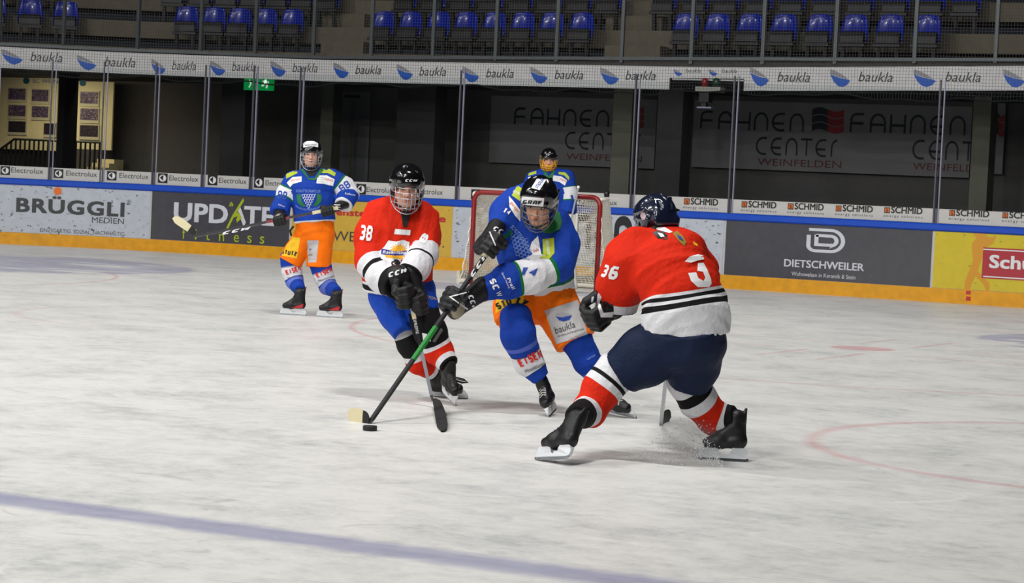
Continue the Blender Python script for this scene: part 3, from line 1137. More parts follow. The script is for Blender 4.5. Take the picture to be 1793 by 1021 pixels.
block('wall_column_1', 1070, 1103, 170, 370, 8.2, 0.35, OLV, 'pale square concourse column in front of the first banner', z0=0, z1=3.1)
block('wall_column_2', 1148, 1192, 160, 370, 7.6, 0.4, DW2, 'dark column between the two banners', z0=0, z1=3.1)
block('wall_column_3', 1700, 1731, 175, 380, 8.2, 0.35, OLV, 'olive column right of the second banner', z0=0, z1=3.1)
block('wall_column_4', 560, 581, 155, 330, 8.8, 0.3, OLV, 'narrow pale column left of the concourse door', z0=0, z1=3.1)
block('wall_column_5', 693, 760, 150, 330, 8.0, 0.4, DW2, 'dark column right of the concourse door', z0=0, z1=3.1)
block('wall_column_6', 385, 427, 150, 330, 7.6, 0.4, DW2, 'dark column left of the exit sign', z0=0, z1=3.1)
d = block('door_1', 596, 646, 160, 322, YC - 0.06, 0.05, mat('door_grey', (118, 116, 120), 0.6), 'grey double door in the concourse wall')
block('door_gap', 612, 616, 172, 318, YC - 0.075, 0.01, OLV, parent=d)
block('door_closer', 603, 628, 167, 171, YC - 0.12, 0.05, BLACK, parent=d)
# flag firm banners with its own geometric lettering


def geo(ch):
    A = {'F': [[(0.05, 0), (0.05, 0.62)] + arc(0.4, 0.62, 0.35, 180, 95, 8, 0.34) + [(0.85, 0.965)], [(0.05, 0.47), (0.85, 0.47)]],
         'A': [[(0.05, 0), (0.05, 0.5)] + arc(0.5, 0.5, 0.45, 180, 0, 14, 0.465) + [(0.95, 0)], [(0.05, 0.42), (0.95, 0.42)]],
         'H': [[(0.05, 0), (0.05, 1)], [(0.95, 0), (0.95, 1)], [(0.05, 0.42), (0.95, 0.42)]],
         'N': [[(0.05, 0), (0.05, 0.5)] + arc(0.5, 0.5, 0.45, 180, 0, 14, 0.465) + [(0.95, 0)]],
         'E': [[(0.9, 0.965)] + arc(0.6, 0.5, 0.55, 95, 265, 16, 0.465) + [(0.9, 0.035)], [(0.06, 0.42), (0.85, 0.42)]],
         'C': [[(0.9, 0.965)] + arc(0.6, 0.5, 0.55, 95, 265, 16, 0.465) + [(0.9, 0.035)]],
         'T': [[(0.0, 0.965), (1.0, 0.965)], [(0.5, 0.965), (0.5, 0)]],
         'R': [[(0.1, 0), (0.1, 0.55)] + arc(0.6, 0.55, 0.5, 180, 95, 8, 0.42)]}
    return A[ch]


DKI = mat('ink_night', (34, 36, 50), 0.6)


def geo_word(word, x0, x1, yb, caph, Y, parent, slope=0.02):
    n = len(word)
    gap = 0.28
    cw = (x1 - x0) / (n + gap * (n - 1))
    V = []
    Fc = []
    for i, ch in enumerate(word):
        xa = x0 + i * cw * (1 + gap)
        v, f = stroke2d(geo(ch), 0.135)
        a = onY(xa, yb, Y)
        c = onY(xa + cw, yb, Y)
        t = onY(xa, yb - caph, Y)
        z0 = onY(x0, yb, Y)[2]
        base = len(V)
        V += [(a[0] + (c[0] - a[0]) * q[0], Y, z0 + (t[2] - a[2]) * q[1]) for q in v]
        Fc += [tuple(k + base for k in q) for q in f]
    return mesh_obj('lettering', V, Fc, DKI, parent)


def geo_flag(x0, x1, yb, hpx, Y, parent):
    a, c, t = onY(x0, yb, Y), onY(x1, yb, Y), onY(x0, yb - hpx, Y)
    for k in range(3):
        for side in (0, 1):
            V = []
            Fc = []
            n = 8
            for i in range(n + 1):
                u = side * 0.5 + 0.5 * i / n
                wob = 0.09 * math.sin(u * 2 * math.pi)
                for q in (k / 3 + 0.02, (k + 1) / 3 - 0.02):
                    V.append((a[0] + (c[0] - a[0]) * (u + 0.02 * (1 - q)), Y, a[2] + (t[2] - a[2]) * (q + wob)))
            for i in range(n):
                Fc.append((2 * i, 2 * i + 2, 2 * i + 3, 2 * i + 1))
            mesh_obj('flag_emblem', V, Fc, mat('flag_red', (168, 30, 36), 0.6) if side else DKI, parent)


def flag_banner(xa, xb, yt, yb, label):
    o = block('wall_banner', xa, xb, yt, yb, YC - 0.10, 0.03, mat('wall_banner_grey', (150, 146, 148), 0.7, var=0.02), label, kind=None, cat='banner')
    o.name = 'wall_banner'
    return o


YT = YC - 0.105
w1 = flag_banner(858, 1148, 171, 290, 'grey wall banner with rounded dark letters behind the goalkeeper')
geo_word('FAHNEN', 900, 1066, 217.5, 29, YT, w1)
geo_word('CENTER', 989, 1129, 260, 29, YT, w1)
geo_flag(1075, 1126, 222, 37, YT, w1)
RW = mat('ink_dull_red', (116, 48, 48), 0.6)


def plane_text(s, x0, x1, yb, caph, Y, m, parent, bold=0.0, shear=0.0, name='lettering'):
    v, f = glyphs(s, bold, shear)
    a, c, t = onY(x0, yb, Y), onY(x1, yb, Y), onY(x0, yb - caph, Y)
    V = [(a[0] + (c[0] - a[0]) * q[0], Y, a[2] + (t[2] - a[2]) * q[1]) for q in v]
    return mesh_obj(name, V, f, m, parent)


plane_text('WEINFELDEN', 991, 1124, 279, 11, YT, RW, w1)
w2 = flag_banner(1213, 1700, 181, 302, 'wide grey wall banner at right, same rounded lettering twice around a flag')
geo_word('FAHNEN', 1226, 1407, 225, 31, YT, w2)
geo_flag(1420, 1476, 230, 40, YT, w2)
geo_word('CENTER', 1323, 1474, 270, 30, YT, w2)
plane_text('WEINFELDEN', 1326, 1473, 289, 12, YT, RW, w2)
geo_word('FAHNEN', 1488, 1690, 231, 33, YT, w2)
geo_word('CENTE', 1597, 1735, 278, 33, YT, w2)
plane_text('WEINFELDEN', 1598, 1735, 297, 12, YT, RW, w2)
w3 = flag_banner(1734, 1758, 181, 305, 'narrow visible edge of a grey banner at far right')
geo_flag(1738, 1757, 237, 38, YT, w3)

# poster room at left
CREAM = mat('poster_wall_cream', (236, 222, 176), 0.8)
pw = block('notice_board', -10, 100, 133, 262, YC - 0.5, 0.04, CREAM, 'cream notice board with framed team photos and club name', kind=None, cat='notice board')
pw2 = block('notice_board', 135, 197, 143, 262, YC - 0.7, 0.04, CREAM, 'narrow cream notice board with three team photos', kind=None, cat='notice board')
PHB = mat('photo_purple', (70, 52, 92), 0.5, var=0.5, speck=(60, 0.55, (180, 160, 150)))
PHD = mat('photo_dark', (40, 34, 44), 0.5, var=0.5, speck=(60, 0.6, (120, 100, 100)))
PHF = mat('photo_mount', (205, 198, 170), 0.6)
for j, (x0, x1, y0, y1, bd, dk) in enumerate([(17, 46, 155, 175, pw, 0), (58, 86, 157, 178, pw, 0), (17, 46, 184, 204, pw, 0), (58, 86, 186, 206, pw, 0), (17, 46, 212, 232, pw, 1), (79, 98, 216, 236, pw, 1), (143, 173, 161, 182, pw2, 0), (143, 173, 190, 211, pw2, 0), (142, 173, 219, 240, pw2, 1)]):
    Yq = (YC - 0.5 if bd is pw else YC - 0.7)
    a, c = onY(x0, y0, Yq), onY(x1, y1, Yq)
    b = MB()
    b.box((a[0] - 0.02, Yq - 0.03, c[2] - 0.06), (c[0] + 0.02, Yq - 0.002, a[2] + 0.02), 0)
    b.box((a[0], Yq - 0.034, c[2]), (c[0], Yq - 0.03, a[2]), 1)
    o = b.build('team_photo', [PHF, PHD if dk else PHB])
    tag(o, 'framed team photo, %s of the %s notice board' % (['top left one', 'top right one', 'middle left one', 'middle right one', 'bottom left one', 'bottom right one', 'top one', 'middle one', 'bottom one'][j], 'wide' if j < 6 else 'narrow'), 'photo', 'framed team photos')
Yq = YC - 0.505
plane_text('SC WEINFEL', 57, 118, 145, 7, Yq, mat('ink_navy', (50, 80, 160), 0.6), pw, bold=0.02)
v, f = poly2d([(0.5 + 0.5 * math.cos(a), 0.5 + 0.5 * math.sin(a)) for a in np.linspace(0, 2 * math.pi, 19)[:-1]])
for (xa, ya, bd, Yq2) in ((40, 147, pw, Yq), (139, 151, pw2, YC - 0.705)):
    a, c = onY(xa, ya, Yq2), onY(xa + 12, ya - 11, Yq2)
    mesh_obj('club_emblem', [(a[0] + (c[0] - a[0]) * q[0], Yq2, a[2] + (c[2] - a[2]) * q[1]) for q in v], f, mat('ink_teal', (30, 90, 110), 0.6), bd)
block('wall_column_7', 100, 111, 130, 330, 7.4, 0.4, mat('near_black', (28, 27, 28), 0.9), 'dark column between the two notice boards', z0=0, z1=3.1)
# stair railing
rl = empty('stair_railing', onY(60, 300, 8.6), 'dark stair railing with upright bars below the notice boards', 'railing')
b = MB()
zt = onY(60, 245, 8.6)[2]
a, c = onY(25, 245, 8.6), onY(178, 250, 8.6)
lowz = onY(0, 262, 8.6)
b.tube([(lowz[0] - 0.4, 8.6, lowz[2] - 0.25), (a[0], 8.6, zt), (c[0], 8.6, zt)], 0.025, 6)
b.build('handrail', BLACK, rl)
x = lowz[0] - 0.2
while x < c[0]:
    zz = zt if x > a[0] else zt - (a[0] - x) * 0.62
    b = MB()
    b.box((x, 8.59, 0.0), (x + 0.035, 8.61, zz))
    b.build('bar', BLACK, rl)
    x += 0.115
for k in range(3):
    a = onY(152 + 9 * k, 292 - 7 * k, 8.75 + .31 * k)
    b = MB()
    b.box((a[0], 8.75 + .31 * k, 0.0), (a[0] + 0.42, 9.05 + .31 * k, a[2]))
    o = b.build('stair_step', CREAM)
    tag(o, 'lit stair step beside the dark railing, %s from the bottom' % ORD[k], 'stair step', 'lit stair steps')

# exit sign
ex = empty('exit_sign', onY(452, 147, 6.9), 'green and white emergency exit sign hanging under the balcony', 'exit sign')
EG = mat('exit_green', (10, 150, 70), 0.4, emit=((6, 150, 70), 0.55))
EWm = mat('exit_white', (225, 240, 225), 0.4, emit=((225, 240, 225), 0.6))
block('sign_face', 427, 477, 135, 158, 6.9, 0.06, EG, parent=ex)
YE = 6.895
for lines, xa, xb in ((([(0.5, 0.95), (0.45, 0.6), (0.7, 0.35), (0.6, 0.05)], [(0.45, 0.6), (0.2, 0.3), (0.05, 0.3)], [(0.15, 0.7), (0.5, 0.75), (0.85, 0.6)]), 457, 473), (([(0.2, 0.9), (0.6, 0.5), (0.2, 0.1)],), 434, 443)):
    v, f = stroke2d([list(q) for q in lines], 0.2)
    a, c = onY(xa, 155, YE), onY(xb, 138, YE)
    mesh_obj('pictogram', [(a[0] + (c[0] - a[0]) * q[0], YE, a[2] + (c[2] - a[2]) * q[1]) for q in v], f, EWm, ex)

# goal lamps
gp = onY(1242, 155, 5.9)
gz = empty('goal_lamp_box', gp, 'white box with red and green goal lamps above the end glass', 'goal lamp')
block('lamp_housing', 1217, 1261, 152, 161, 5.9, 0.18, mat('housing_grey', (170, 168, 160), 0.5), parent=gz)
block('wall_bracket', 1234, 1244, 153, 158, 6.08, 0.2, STEEL, parent=gz)
for xa, xb, c_, n_ in ((1229, 1240, (150, 12, 18), 'red_lamp'), (1248, 1261, (8, 66, 34), 'green_lamp')):
    a, c = onY(xa, 152, 5.98), onY(xb, 137, 5.98)
    b = MB()
    cx, r = (a[0] + c[0]) / 2, (c[0] - a[0]) / 2
    b.tube([(cx, 5.98, a[2]), (cx, 5.98, a[2] + (c[2] - a[2]) * 0.85), (cx, 5.98, c[2])], [r, r, r * 0.6], 14)
    b.build(n_, mat(n_, c_, 0.25, coat=0.5), gz, smooth=True)
lt = onY(1177, 138.5, 6.0)
rt = onY(1303, 140, 6.0)
b = MB()
b.box((lt[0], 6.0, lt[2] - 0.012), (rt[0], 6.03, lt[2] + 0.012))
b.build('mounting_bar', mat('bar_white', (200, 200, 200), 0.4), gz)
sp = empty('spotlight', onY(1232, 178, 5.95), 'small black spotlight under the goal lamp box', 'spotlight')
block('lamp_body', 1224, 1241, 160.5, 179, 5.9, 0.16, BLACK, parent=sp)
block('lamp_neck', 1228, 1236, 179, 187, 5.93, 0.08, BLACK, parent=sp)
block('lens_bracket', 1220, 1245, 187, 189.5, 5.9, 0.12, ALU, parent=sp)

# lights under the stand lighting the notice boards
for (x, y, Y, e) in ((60, 150, 8.3, 16), (165, 150, 8.3, 5)):
    q = onY(x, y, Y)
    l = lamp(q[0], q[1] - 0.4, 3.0, e, (1.2, 0.3), (math.radians(35), 0), 140)
    l.data.color = (1.0, 0.86, 0.6)
q = onY(1400, 200, 8.0)
lamp(q[0], 7.2, 3.02, 3.5, (6, 0.3), (math.radians(40), 0))
q = onY(950, 200, 8.0)
lamp(q[0], 7.2, 3.02, 3.0, (4, 0.3), (math.radians(40), 0))

# ------------------------------------------------------------------ goal
gr = empty('ice_hockey_goal', (0, 0, 0), 'red framed ice hockey goal with white net on the ice', 'goal')
GRED = mat('goal_red', (140, 20, 20), 0.35, coat=0.4)
b = MB()
r0 = 0.12
pts = [(-0.945, 0, 0.0), (-0.945, 0, 0.6), (-0.945, 0, 1.25 - r0)] + [(-0.945 + r0 - r0 * math.cos(a), 0, 1.25 - r0 + r0 * math.sin(a)) for a in np.linspace(0.2, math.pi / 2, 6)]
pts += [(-x, y, z) for x, y, z in reversed(pts)]
b.tube(pts, 0.034, 12)
b.build('goal_frame', GRED, gr, smooth=True)


def base_curve(z, depth_, wid, n=24):
    """D shaped outline behind the goal mouth"""
    out = []
    for i in range(n + 1):
        a = math.pi * i / n
        ca, sa = math.cos(a), math.sin(a)
        out.append((-wid * (abs(ca) ** 0.6) * (1 if ca > 0 else -1), depth_ * (abs(sa) ** 0.7), z))
    return out


NETW = mat('goal_net_white', (236, 232, 220), 0.8)
b = MB()
b.tube(base_curve(0.04, 1.08, 1.1), 0.03, 8)
b.build('base_frame', NETW, gr, smooth=True)
b = MB()
b.tube(base_curve(1.23, 0.6, 0.96), 0.018, 8)
b.build('top_shelf_frame', NETW, gr, smooth=True)
b = MB()
bs = base_curve(0.06, 1.10, 1.12)
b.loft([[(x, y, 0.0), (x, y, 0.17), (x * 1.04, y * 1.04, 0.17), (x * 1.04, y * 1.04, 0.0)] for x, y, z in bs])
b.build('base_padding', mat('padding_cream', (205, 198, 176), 0.7, speck=(9, 0.6, (120, 100, 70)), var=0.1), gr)
# net: strands along rows and columns of a lofted surface
nrow, ncol = 37, 96
grid = []
for i in range(nrow + 1):
    t = i / nrow
    z = 1.24 * (1 - t) + 0.05 * t
    dep = 0.60 + (1.08 - 0.60) * (t ** 0.8) - 0.05 * math.sin(math.pi * t)
    wid = 0.955 + (1.10 - 0.955) * t - 0.02 * math.sin(math.pi * t)
    row = base_curve(z, dep, wid, ncol)
    grid.append([np.array(q) + 0.008 * np.array([math.sin(j * 0.9 + i), math.cos(j * 0.7 + i * 1.3), 0.5 * math.sin(j * 0.35 + i * 0.6)]) for j, q in enumerate(row)])
b = MB()
for i in range(nrow + 1):
    b.rect(grid[i], 0.012, 0.012)
for j in range(ncol + 1):
    b.rect([grid[i][j] for i in range(nrow + 1)], 0.012, 0.012, wdir=(1, 0, 0))
top0 = [np.array((x, 0.0, 1.25)) for x in np.linspace(-0.94, 0.94, 41)]
for j in range(41):
    q = min(ncol, max(0, round(ncol * j / 40)))
    b.rect([top0[j], grid[0][q]], 0.0065, 0.0065)
for kx in range(1, 14):
    w_ = 0.94
    yy = 0.6 * kx / 14
    b.rect([(-w_, yy, 1.245), (w_, yy, 1.245)], 0.0065, 0.0065)
b.build('net', NETW, gr)
b = MB()
b.tube([(0.90, 0.28, 1.262), (0.90, 0.28, 1.30), (0.90, 0.28, 1.335), (0.90, 0.28, 1.345)], [0.035, 0.038, 0.03, 0.012], 12)
o = b.build('drink_bottle', mat('bottle_black', (18, 18, 20), 0.35), None, smooth=True)
tag(o, 'small black bottle standing on top of the goal net', 'bottle')
# ------------------------------------------------------------------ sculpting engine: smooth unions of tapered limbs, meshed on a grid
def nrm(v):
    v = np.asarray(v, float)
    return v / (np.linalg.norm(v) + 1e-12)


class Sculpt:
    def __init__(self):
        self.ops = []

    def seg(self, a, b, wa, va, wb, vb, lat=None, k=0.02, chain=0, t=(0, 1), cut=False, flat=(False, False)):
        a, b = np.asarray(a, float), np.asarray(b, float)
        ab = b - a
        if np.linalg.norm(ab) < 1e-6:
            ab = np.array([0, 0, 1e-5])
        ax = nrm(ab)
        if lat is None:
            lat = np.cross(ax, T_)
            if np.linalg.norm(lat) < 0.15:
                lat = R_
        lat = nrm(lat - ax * (np.asarray(lat) @ ax))
        dep = np.cross(ax, lat)
        self.ops.append(dict(kind='seg', a=a, L=np.linalg.norm(ab), ax=ax, lat=lat, dep=dep, wa=wa, va=va, wb=wb, vb=vb, k=k, chain=chain, t=t, cut=cut, flat=flat))

    def ell(self, c, r, X=None, Y=None, k=0.02, chain=0, t=0.5, cut=False):
        X = np.array([1., 0, 0]) if X is None else X
        Y = np.array([0., 1, 0]) if Y is None else Y
        self.ops.append(dict(kind='ell', c=np.asarray(c, float), r=np.asarray(r, float), A=np.stack([X, Y, np.cross(X, Y)]), k=k, chain=chain, t=(t, t), cut=cut))

    def half(self, c, n):
        """cut away everything on the n side of the plane through c"""
        self.ops.append(dict(kind='half', c=np.asarray(c, float), n=nrm(n), k=0, chain=-1, t=(0, 0), cut=True))

    @staticmethod
    def d(op, p):
        """distance and fraction for points p (...,3)"""
        if op['kind'] == 'half':
            return -((p - op['c']) @ op['n']), 0.0
        if op['kind'] == 'ell':
            q = (p - op['c']) @ op['A'].T / op['r']
            n = np.sqrt((q * q).sum(-1)) + 1e-9
            return (n - 1) * op['r'].min(), 0.0
        q = p - op['a']
        x = q @ op['ax']
        tt = np.clip(x / op['L'], 0, 1)
        w = op['wa'] + (op['wb'] - op['wa']) * tt
        v = op['va'] + (op['vb'] - op['va']) * tt
        ex = x - tt * op['L']
        u = q @ op['lat']
        vv = q @ op['dep']
        mn = np.minimum(w, v)
        f0, f1 = op['flat']
        exr = ex.copy() if hasattr(ex, 'copy') else ex
        if f0:
            exr = np.where(exr < 0, 0, exr)
        if f1:
            exr = np.where(exr > 0, 0, exr)
        r = np.sqrt((u / w) ** 2 + (vv / v) ** 2 + (exr / mn) ** 2)
        d = (r - 1) * mn
        if f0:
            d = np.maximum(d, -x)
        if f1:
            d = np.maximum(d, x - op['L'])
        return d, tt

    def bounds(self):
        lo, hi = np.full(3, 1e9), np.full(3, -1e9)
        for o in self.ops:
            if o['cut']:
                continue
            for l, h in [self.ob(o)]:
                lo, hi = np.minimum(lo, l), np.maximum(hi, h)
        return lo, hi

    @staticmethod
    def ob(o):
        if o['kind'] == 'ell':
            e = np.sqrt(((o['A'] * o['r'][:, None]) ** 2).sum(0))
            return o['c'] - e, o['c'] + e
        r = max(o['wa'], o['va'], o['wb'], o['vb'])
        b = o['a'] + o['ax'] * o['L']
        return np.minimum(o['a'], b) - r, np.maximum(o['a'], b) + r

    def mesh(self, h):
        lo, hi = self.bounds()
        lo = lo - 3 * h
        n = np.ceil((hi + 3 * h - lo) / h).astype(int)
        Fg = np.full(n, 1.0, np.float32)
        for o in self.ops:
            if o['kind'] == 'half':
                i0, i1 = np.zeros(3, int), n
            else:
                l, hh = self.ob(o)
                m = o['k'] + 3 * h
                i0 = np.maximum(0, np.floor((l - m - lo) / h).astype(int))
                i1 = np.minimum(n, np.ceil((hh + m - lo) / h).astype(int) + 1)
                if (i1 <= i0).any():
                    continue
            gx, gy, gz = [lo[k] + h * np.arange(i0[k], i1[k]) for k in range(3)]
            p = np.stack(np.meshgrid(gx, gy, gz, indexing='ij'), -1)
            d, _ = self.d(o, p)
            sl = tuple(slice(i0[k], i1[k]) for k in range(3))
            A = Fg[sl]
            if o['cut']:
                k = max(o['k'], 1e-6)
                e = -d
                hh_ = np.maximum(k - np.abs(A - e), 0) / k
                Fg[sl] = np.maximum(A, e) + hh_ * hh_ * k / 4
            else:
                k = max(o['k'], 1e-6)
                hh_ = np.maximum(k - np.abs(A - d), 0) / k
                Fg[sl] = np.minimum(A, d) - hh_ * hh_ * k / 4
        return surfnets(Fg, lo, h)

    def classify(self, v):
        """chain of every vertex, and t of every chain at every vertex"""
        chains = sorted(set(o['chain'] for o in self.ops if not o['cut']))
        best = {}
        tv = {}
        for c in chains:
            bd = np.full(len(v), 1e9)
            allr = []
            for o in self.ops:
                if o['cut'] or o['chain'] != c:
                    continue
                d, tt = self.d(o, v)
                t = o['t'][0] + (o['t'][1] - o['t'][0]) * tt
                bd = np.minimum(bd, d)
                allr.append((d, t))
            ws = [np.exp(-np.clip((d - bd) / .014, 0, 40)) for d, t in allr]
            bt = sum(w * t for w, (d, t) in zip(ws, allr)) / sum(ws)
            best[c] = bd
            tv[c] = bt
        B = np.stack([best[c] for c in chains])
        lab = np.array(chains)[B.argmin(0)]
        return lab, tv


def surfnets(Fg, lo, h):
    ins = Fg < 0
    n = np.array(Fg.shape) - 1
    c = np.zeros(n, np.uint8)
    for i in (0, 1):
        for j in (0, 1):
            for k in (0, 1):
                c += ins[i:n[0] + i, j:n[1] + j, k:n[2] + k]
    act = (c > 0) & (c < 8)
    ids = np.full(n, -1, np.int64)
    I = np.argwhere(act)
    ids[act] = np.arange(len(I))
    acc = np.zeros((len(I), 3))
    cnt = np.zeros(len(I))
    corners = [(i, j, k) for i in (0, 1) for j in (0, 1) for k in (0, 1)]
    vals = {q: Fg[I[:, 0] + q[0], I[:, 1] + q[1], I[:, 2] + q[2]].astype(float) for q in corners}
    for a in corners:
        for ax in range(3):
            if a[ax] == 0:
                b = list(a)
                b[ax] = 1
                fa, fb = vals[a], vals[tuple(b)]
                m = (fa < 0) != (fb < 0)
                t = np.where(m, fa / np.where(m, fa - fb, 1), 0)
                for k in range(3):
                    acc[:, k] += np.where(m, a[k] + (t if k == ax else 0), 0)
                cnt += m
    V = lo + h * (I + acc / np.maximum(cnt, 1)[:, None])
    Q = []
    for ax in range(3):
        sl0 = [slice(1, n[k]) for k in range(3)]
        sl1 = [slice(1, n[k]) for k in range(3)]
        sl0[ax] = slice(0, n[ax])
        sl1[ax] = slice(1, n[ax] + 1)
        A, B = ins[tuple(sl0)], ins[tuple(sl1)]
        m = np.argwhere(A != B)
        if not len(m):
            continue
        off = np.array([1, 1, 1])
        off[ax] = 0
        p = m + off
        o1, o2 = [(0, 1, 0), (0, 0, 1)] if ax == 0 else ([(0, 0, 1), (1, 0, 0)] if ax == 1 else [(1, 0, 0), (0, 1, 0)])
        o1, o2 = np.array(o1), np.array(o2)
        q = np.stack([ids[tuple((p - s).T)] for s in (o1 + o2, o2, 0 * o1, o1)], 1)
        flip = ~A[tuple(m.T)]
        q[flip] = q[flip][:, ::-1]
        Q.append(q)
    return V, np.concatenate(Q)


def smooth_mesh(V, Q, it=1, lam=0.5):
    for _ in range(it):
        acc = np.zeros_like(V)
        cnt = np.zeros(len(V))
        for a in range(4):
            b = (a + 1) % 4
            np.add.at(acc, Q[:, a], V[Q[:, b]])
            np.add.at(acc, Q[:, b], V[Q[:, a]])
            np.add.at(cnt, Q[:, a], 1)
            np.add.at(cnt, Q[:, b], 1)
        V = V + lam * (acc / np.maximum(cnt, 1)[:, None] - V)
    return V


def vnormals(V, Q):
    fn = np.cross(V[Q[:, 2]] - V[Q[:, 0]], V[Q[:, 3]] - V[Q[:, 1]])
    N = np.zeros_like(V)
    for a in range(4):
        np.add.at(N, Q[:, a], fn)
    return N / (np.linalg.norm(N, axis=1)[:, None] + 1e-12)


RNG = np.random.default_rng(5)


def folds(p, amp, freq, seed, ani=None):
    """cloth-like ridged noise; ani = direction in which the folds run (kept slow)"""
    rg = np.random.default_rng(seed)
    q = p.copy()
    if ani is not None:
        a = nrm(ani)
        q = q - np.outer(q @ a, a) * 0.72
    w = np.zeros_like(q)
    for k in range(3):
        d = rg.normal(size=3)
        d /= np.linalg.norm(d)
        w += np.outer(np.sin(q @ d * freq * 2.2 + rg.uniform(0, 6)), rg.normal(size=3)) * 0.35 / freq
    q = q + w
    out = np.zeros(len(p))
    tot = 0
    for o in range(3):
        s = 0
        for k in range(3):
            d = rg.normal(size=3)
            d /= np.linalg.norm(d)
            s = s + np.sin(q @ d * freq * 2 * math.pi * (1.7 ** o) + rg.uniform(0, 6))
        s = s / 3
        a = 0.6 ** o
        out += a * (1 - 2 * np.abs(s)) * 1.0
        tot += a
    return amp * out / tot


BVHS = {}


def sculpt_obj(name, S, h, mats, parent, smooth=1, fold=None, label=None):
    V, Q = S.mesh(h)
    V = smooth_mesh(V, Q, smooth)
    lab, tv = S.classify(V)
    if fold:
        N = vnormals(V, Q)
        V = V + N * folds(V, *fold)[:, None]
    chains = sorted(tv)
    fl = lab[Q[:, 0]]
    # majority-ish: use the chain of the first corner
    mi = np.zeros(len(Q), np.int32)
    if isinstance(mats, dict):
        ml = []
        for c in chains:
            if mats[c] not in ml:
                ml.append(mats[c])
        for c in chains:
            mi[fl == c] = ml.index(mats[c])
    else:
        ml = [mats]
    me = bpy.data.meshes.new(name)
    me.vertices.add(len(V))
    me.vertices.foreach_set('co', V.astype(np.float32).ravel())
    me.loops.add(len(Q) * 4)
    me.loops.foreach_set('vertex_index', Q.astype(np.int32).ravel())
    me.polygons.add(len(Q))
    me.polygons.foreach_set('loop_start', np.arange(0, len(Q) * 4, 4, dtype=np.int32))
    me.polygons.foreach_set('material_index', mi)
    me.update(calc_edges=True)
    me.polygons.foreach_set('use_smooth', np.ones(len(Q), dtype=bool))
    at = me.attributes.new('t', 'FLOAT', 'CORNER')
    T = np.zeros((len(Q), 4), np.float32)
    for c in chains:
        m = fl == c
        T[m] = tv[c][Q[m]]
    at.data.foreach_set('value', T.ravel())
    for m in ml:
        me.materials.append(m)
    o = bpy.data.objects.new(name, me)
    COL.objects.link(o)
    if parent is not None:
        o.parent = parent
        o.matrix_parent_inverse = Matrix.Translation(-Vector(world_loc(parent)))
    if label:
        o['label'] = label
    BVHS[o.name] = BVHTree.FromPolygons([Vector(v) for v in V.tolist()], Q.tolist())
    return o


def decal(v2, f2, target, m, name='patch', parent=None, off=0.0025, g=4.0, pix=True):
    """lay a mesh given in photo pixels on the surface of a garment"""
    tg = target if isinstance(target, (list, tuple)) else [target]
    v2 = np.asarray(v2, float)
    d0 = nrm(rayd(*v2.mean(0)))
    for t in tg:
        hit = BVHS[t.name].ray_cast(Vector(CAM.tolist()), Vector(d0.tolist()))
        if hit[0] is not None:
            g = min(g, max(1.3, .010 * F / hit[3]))
    v, f = cut_grid(v2, f2, g)
    V = []
    ok = []
    dmed = []
    for x, y in v:
        d = nrm(rayd(x, y))
        bestp = None
        for t in tg:
            hit = BVHS[t.name].ray_cast(Vector(CAM.tolist()), Vector(d.tolist()))
            if hit[0] is not None and (bestp is None or hit[3] < bestp[1]):
                bestp = (hit[0], hit[3])
        if bestp is None:
            V.append((0, 0, 0))
            ok.append(False)
        else:
            V.append(tuple(np.array(bestp[0]) - d * off))
            ok.append(True)
            dmed.append(bestp[1])
    if not dmed:
        print('decal missed', name, v[:1])
        return None
    Va = np.array(V)
    F2 = []
    for q in f:
        if not all(ok[i] for i in q):
            continue
        pts = Va[list(q)]
        dd = np.linalg.norm(pts - CAM, axis=1)
        if dd.max() - dd.min() > 0.11:
            continue
        F2.append(q)
    used_ = sorted(set(i for q in F2 for i in q))
    if not F2:
        return None
    mp = {a: i for i, a in enumerate(used_)}
    return mesh_obj(name, [V[i] for i in used_], [tuple(mp[i] for i in q) for q in F2], m, parent if parent is not None else tg[0])


def dtext(s, x0, y0, x1, y1, cap, target, m, bold=0.0, shear=0.0, name='lettering', parent=None, off=0.0035, g=4.0, arcb=0.0, up=None):
    """text with its baseline from pixel (x0, y0) to (x1, y1); cap = letter height in pixels"""
    v, f = glyphs(s, bold, shear)
    b = np.array([x1 - x0, y1 - y0], float)
    n = np.array([b[1], -b[0]]) / np.linalg.norm(b) if up is None else np.array(up, float) / np.linalg.norm(up)
    v2 = np.array([x0, y0]) + v[:, :1] * b + v[:, 1:] * cap * n
    if arcb:
        v2 = v2 + n * (arcb * 4 * v[:, :1] * (1 - v[:, :1]))
    return decal(v2, f, target, m, name, parent, off, g)


def dblock(s, x0, y0, x1, y1, cap, target, m, wt=0.22, shear=0.0, name='lettering', off=0.0035, g=4.0, up=None, gap=0.2):
    b = np.array([x1 - x0, y1 - y0], float)
    n = np.array([b[1], -b[0]]) / np.linalg.norm(b) if up is None else np.array(up, float) / np.linalg.norm(up)
    tg = target[0] if isinstance(target, (list, tuple)) else target
    V, Fc = [], []
    for i, (v, f) in enumerate(blockword(s, wt, gap, shear)):
        v2 = np.array([x0, y0]) + v[:, :1] * b + v[:, 1:] * cap * n
        o = decal(v2, f, target, m, name, None, off + .0003 * (i % 3), g)
        if o is None:
            continue
        k = len(V)
        V += [tuple(q.co) for q in o.data.vertices]
        Fc += [tuple(j + k for j in q.vertices) for q in o.data.polygons]
        bpy.data.objects.remove(o)
    return mesh_obj(name, V, Fc, m, tg) if V else None


def dpoly(pts, target, m, name='patch', parent=None, off=0.0025, g=4.0):
    return decal(np.array(pts, float), [tuple(range(len(pts)))], target, m, name, parent, off, g)


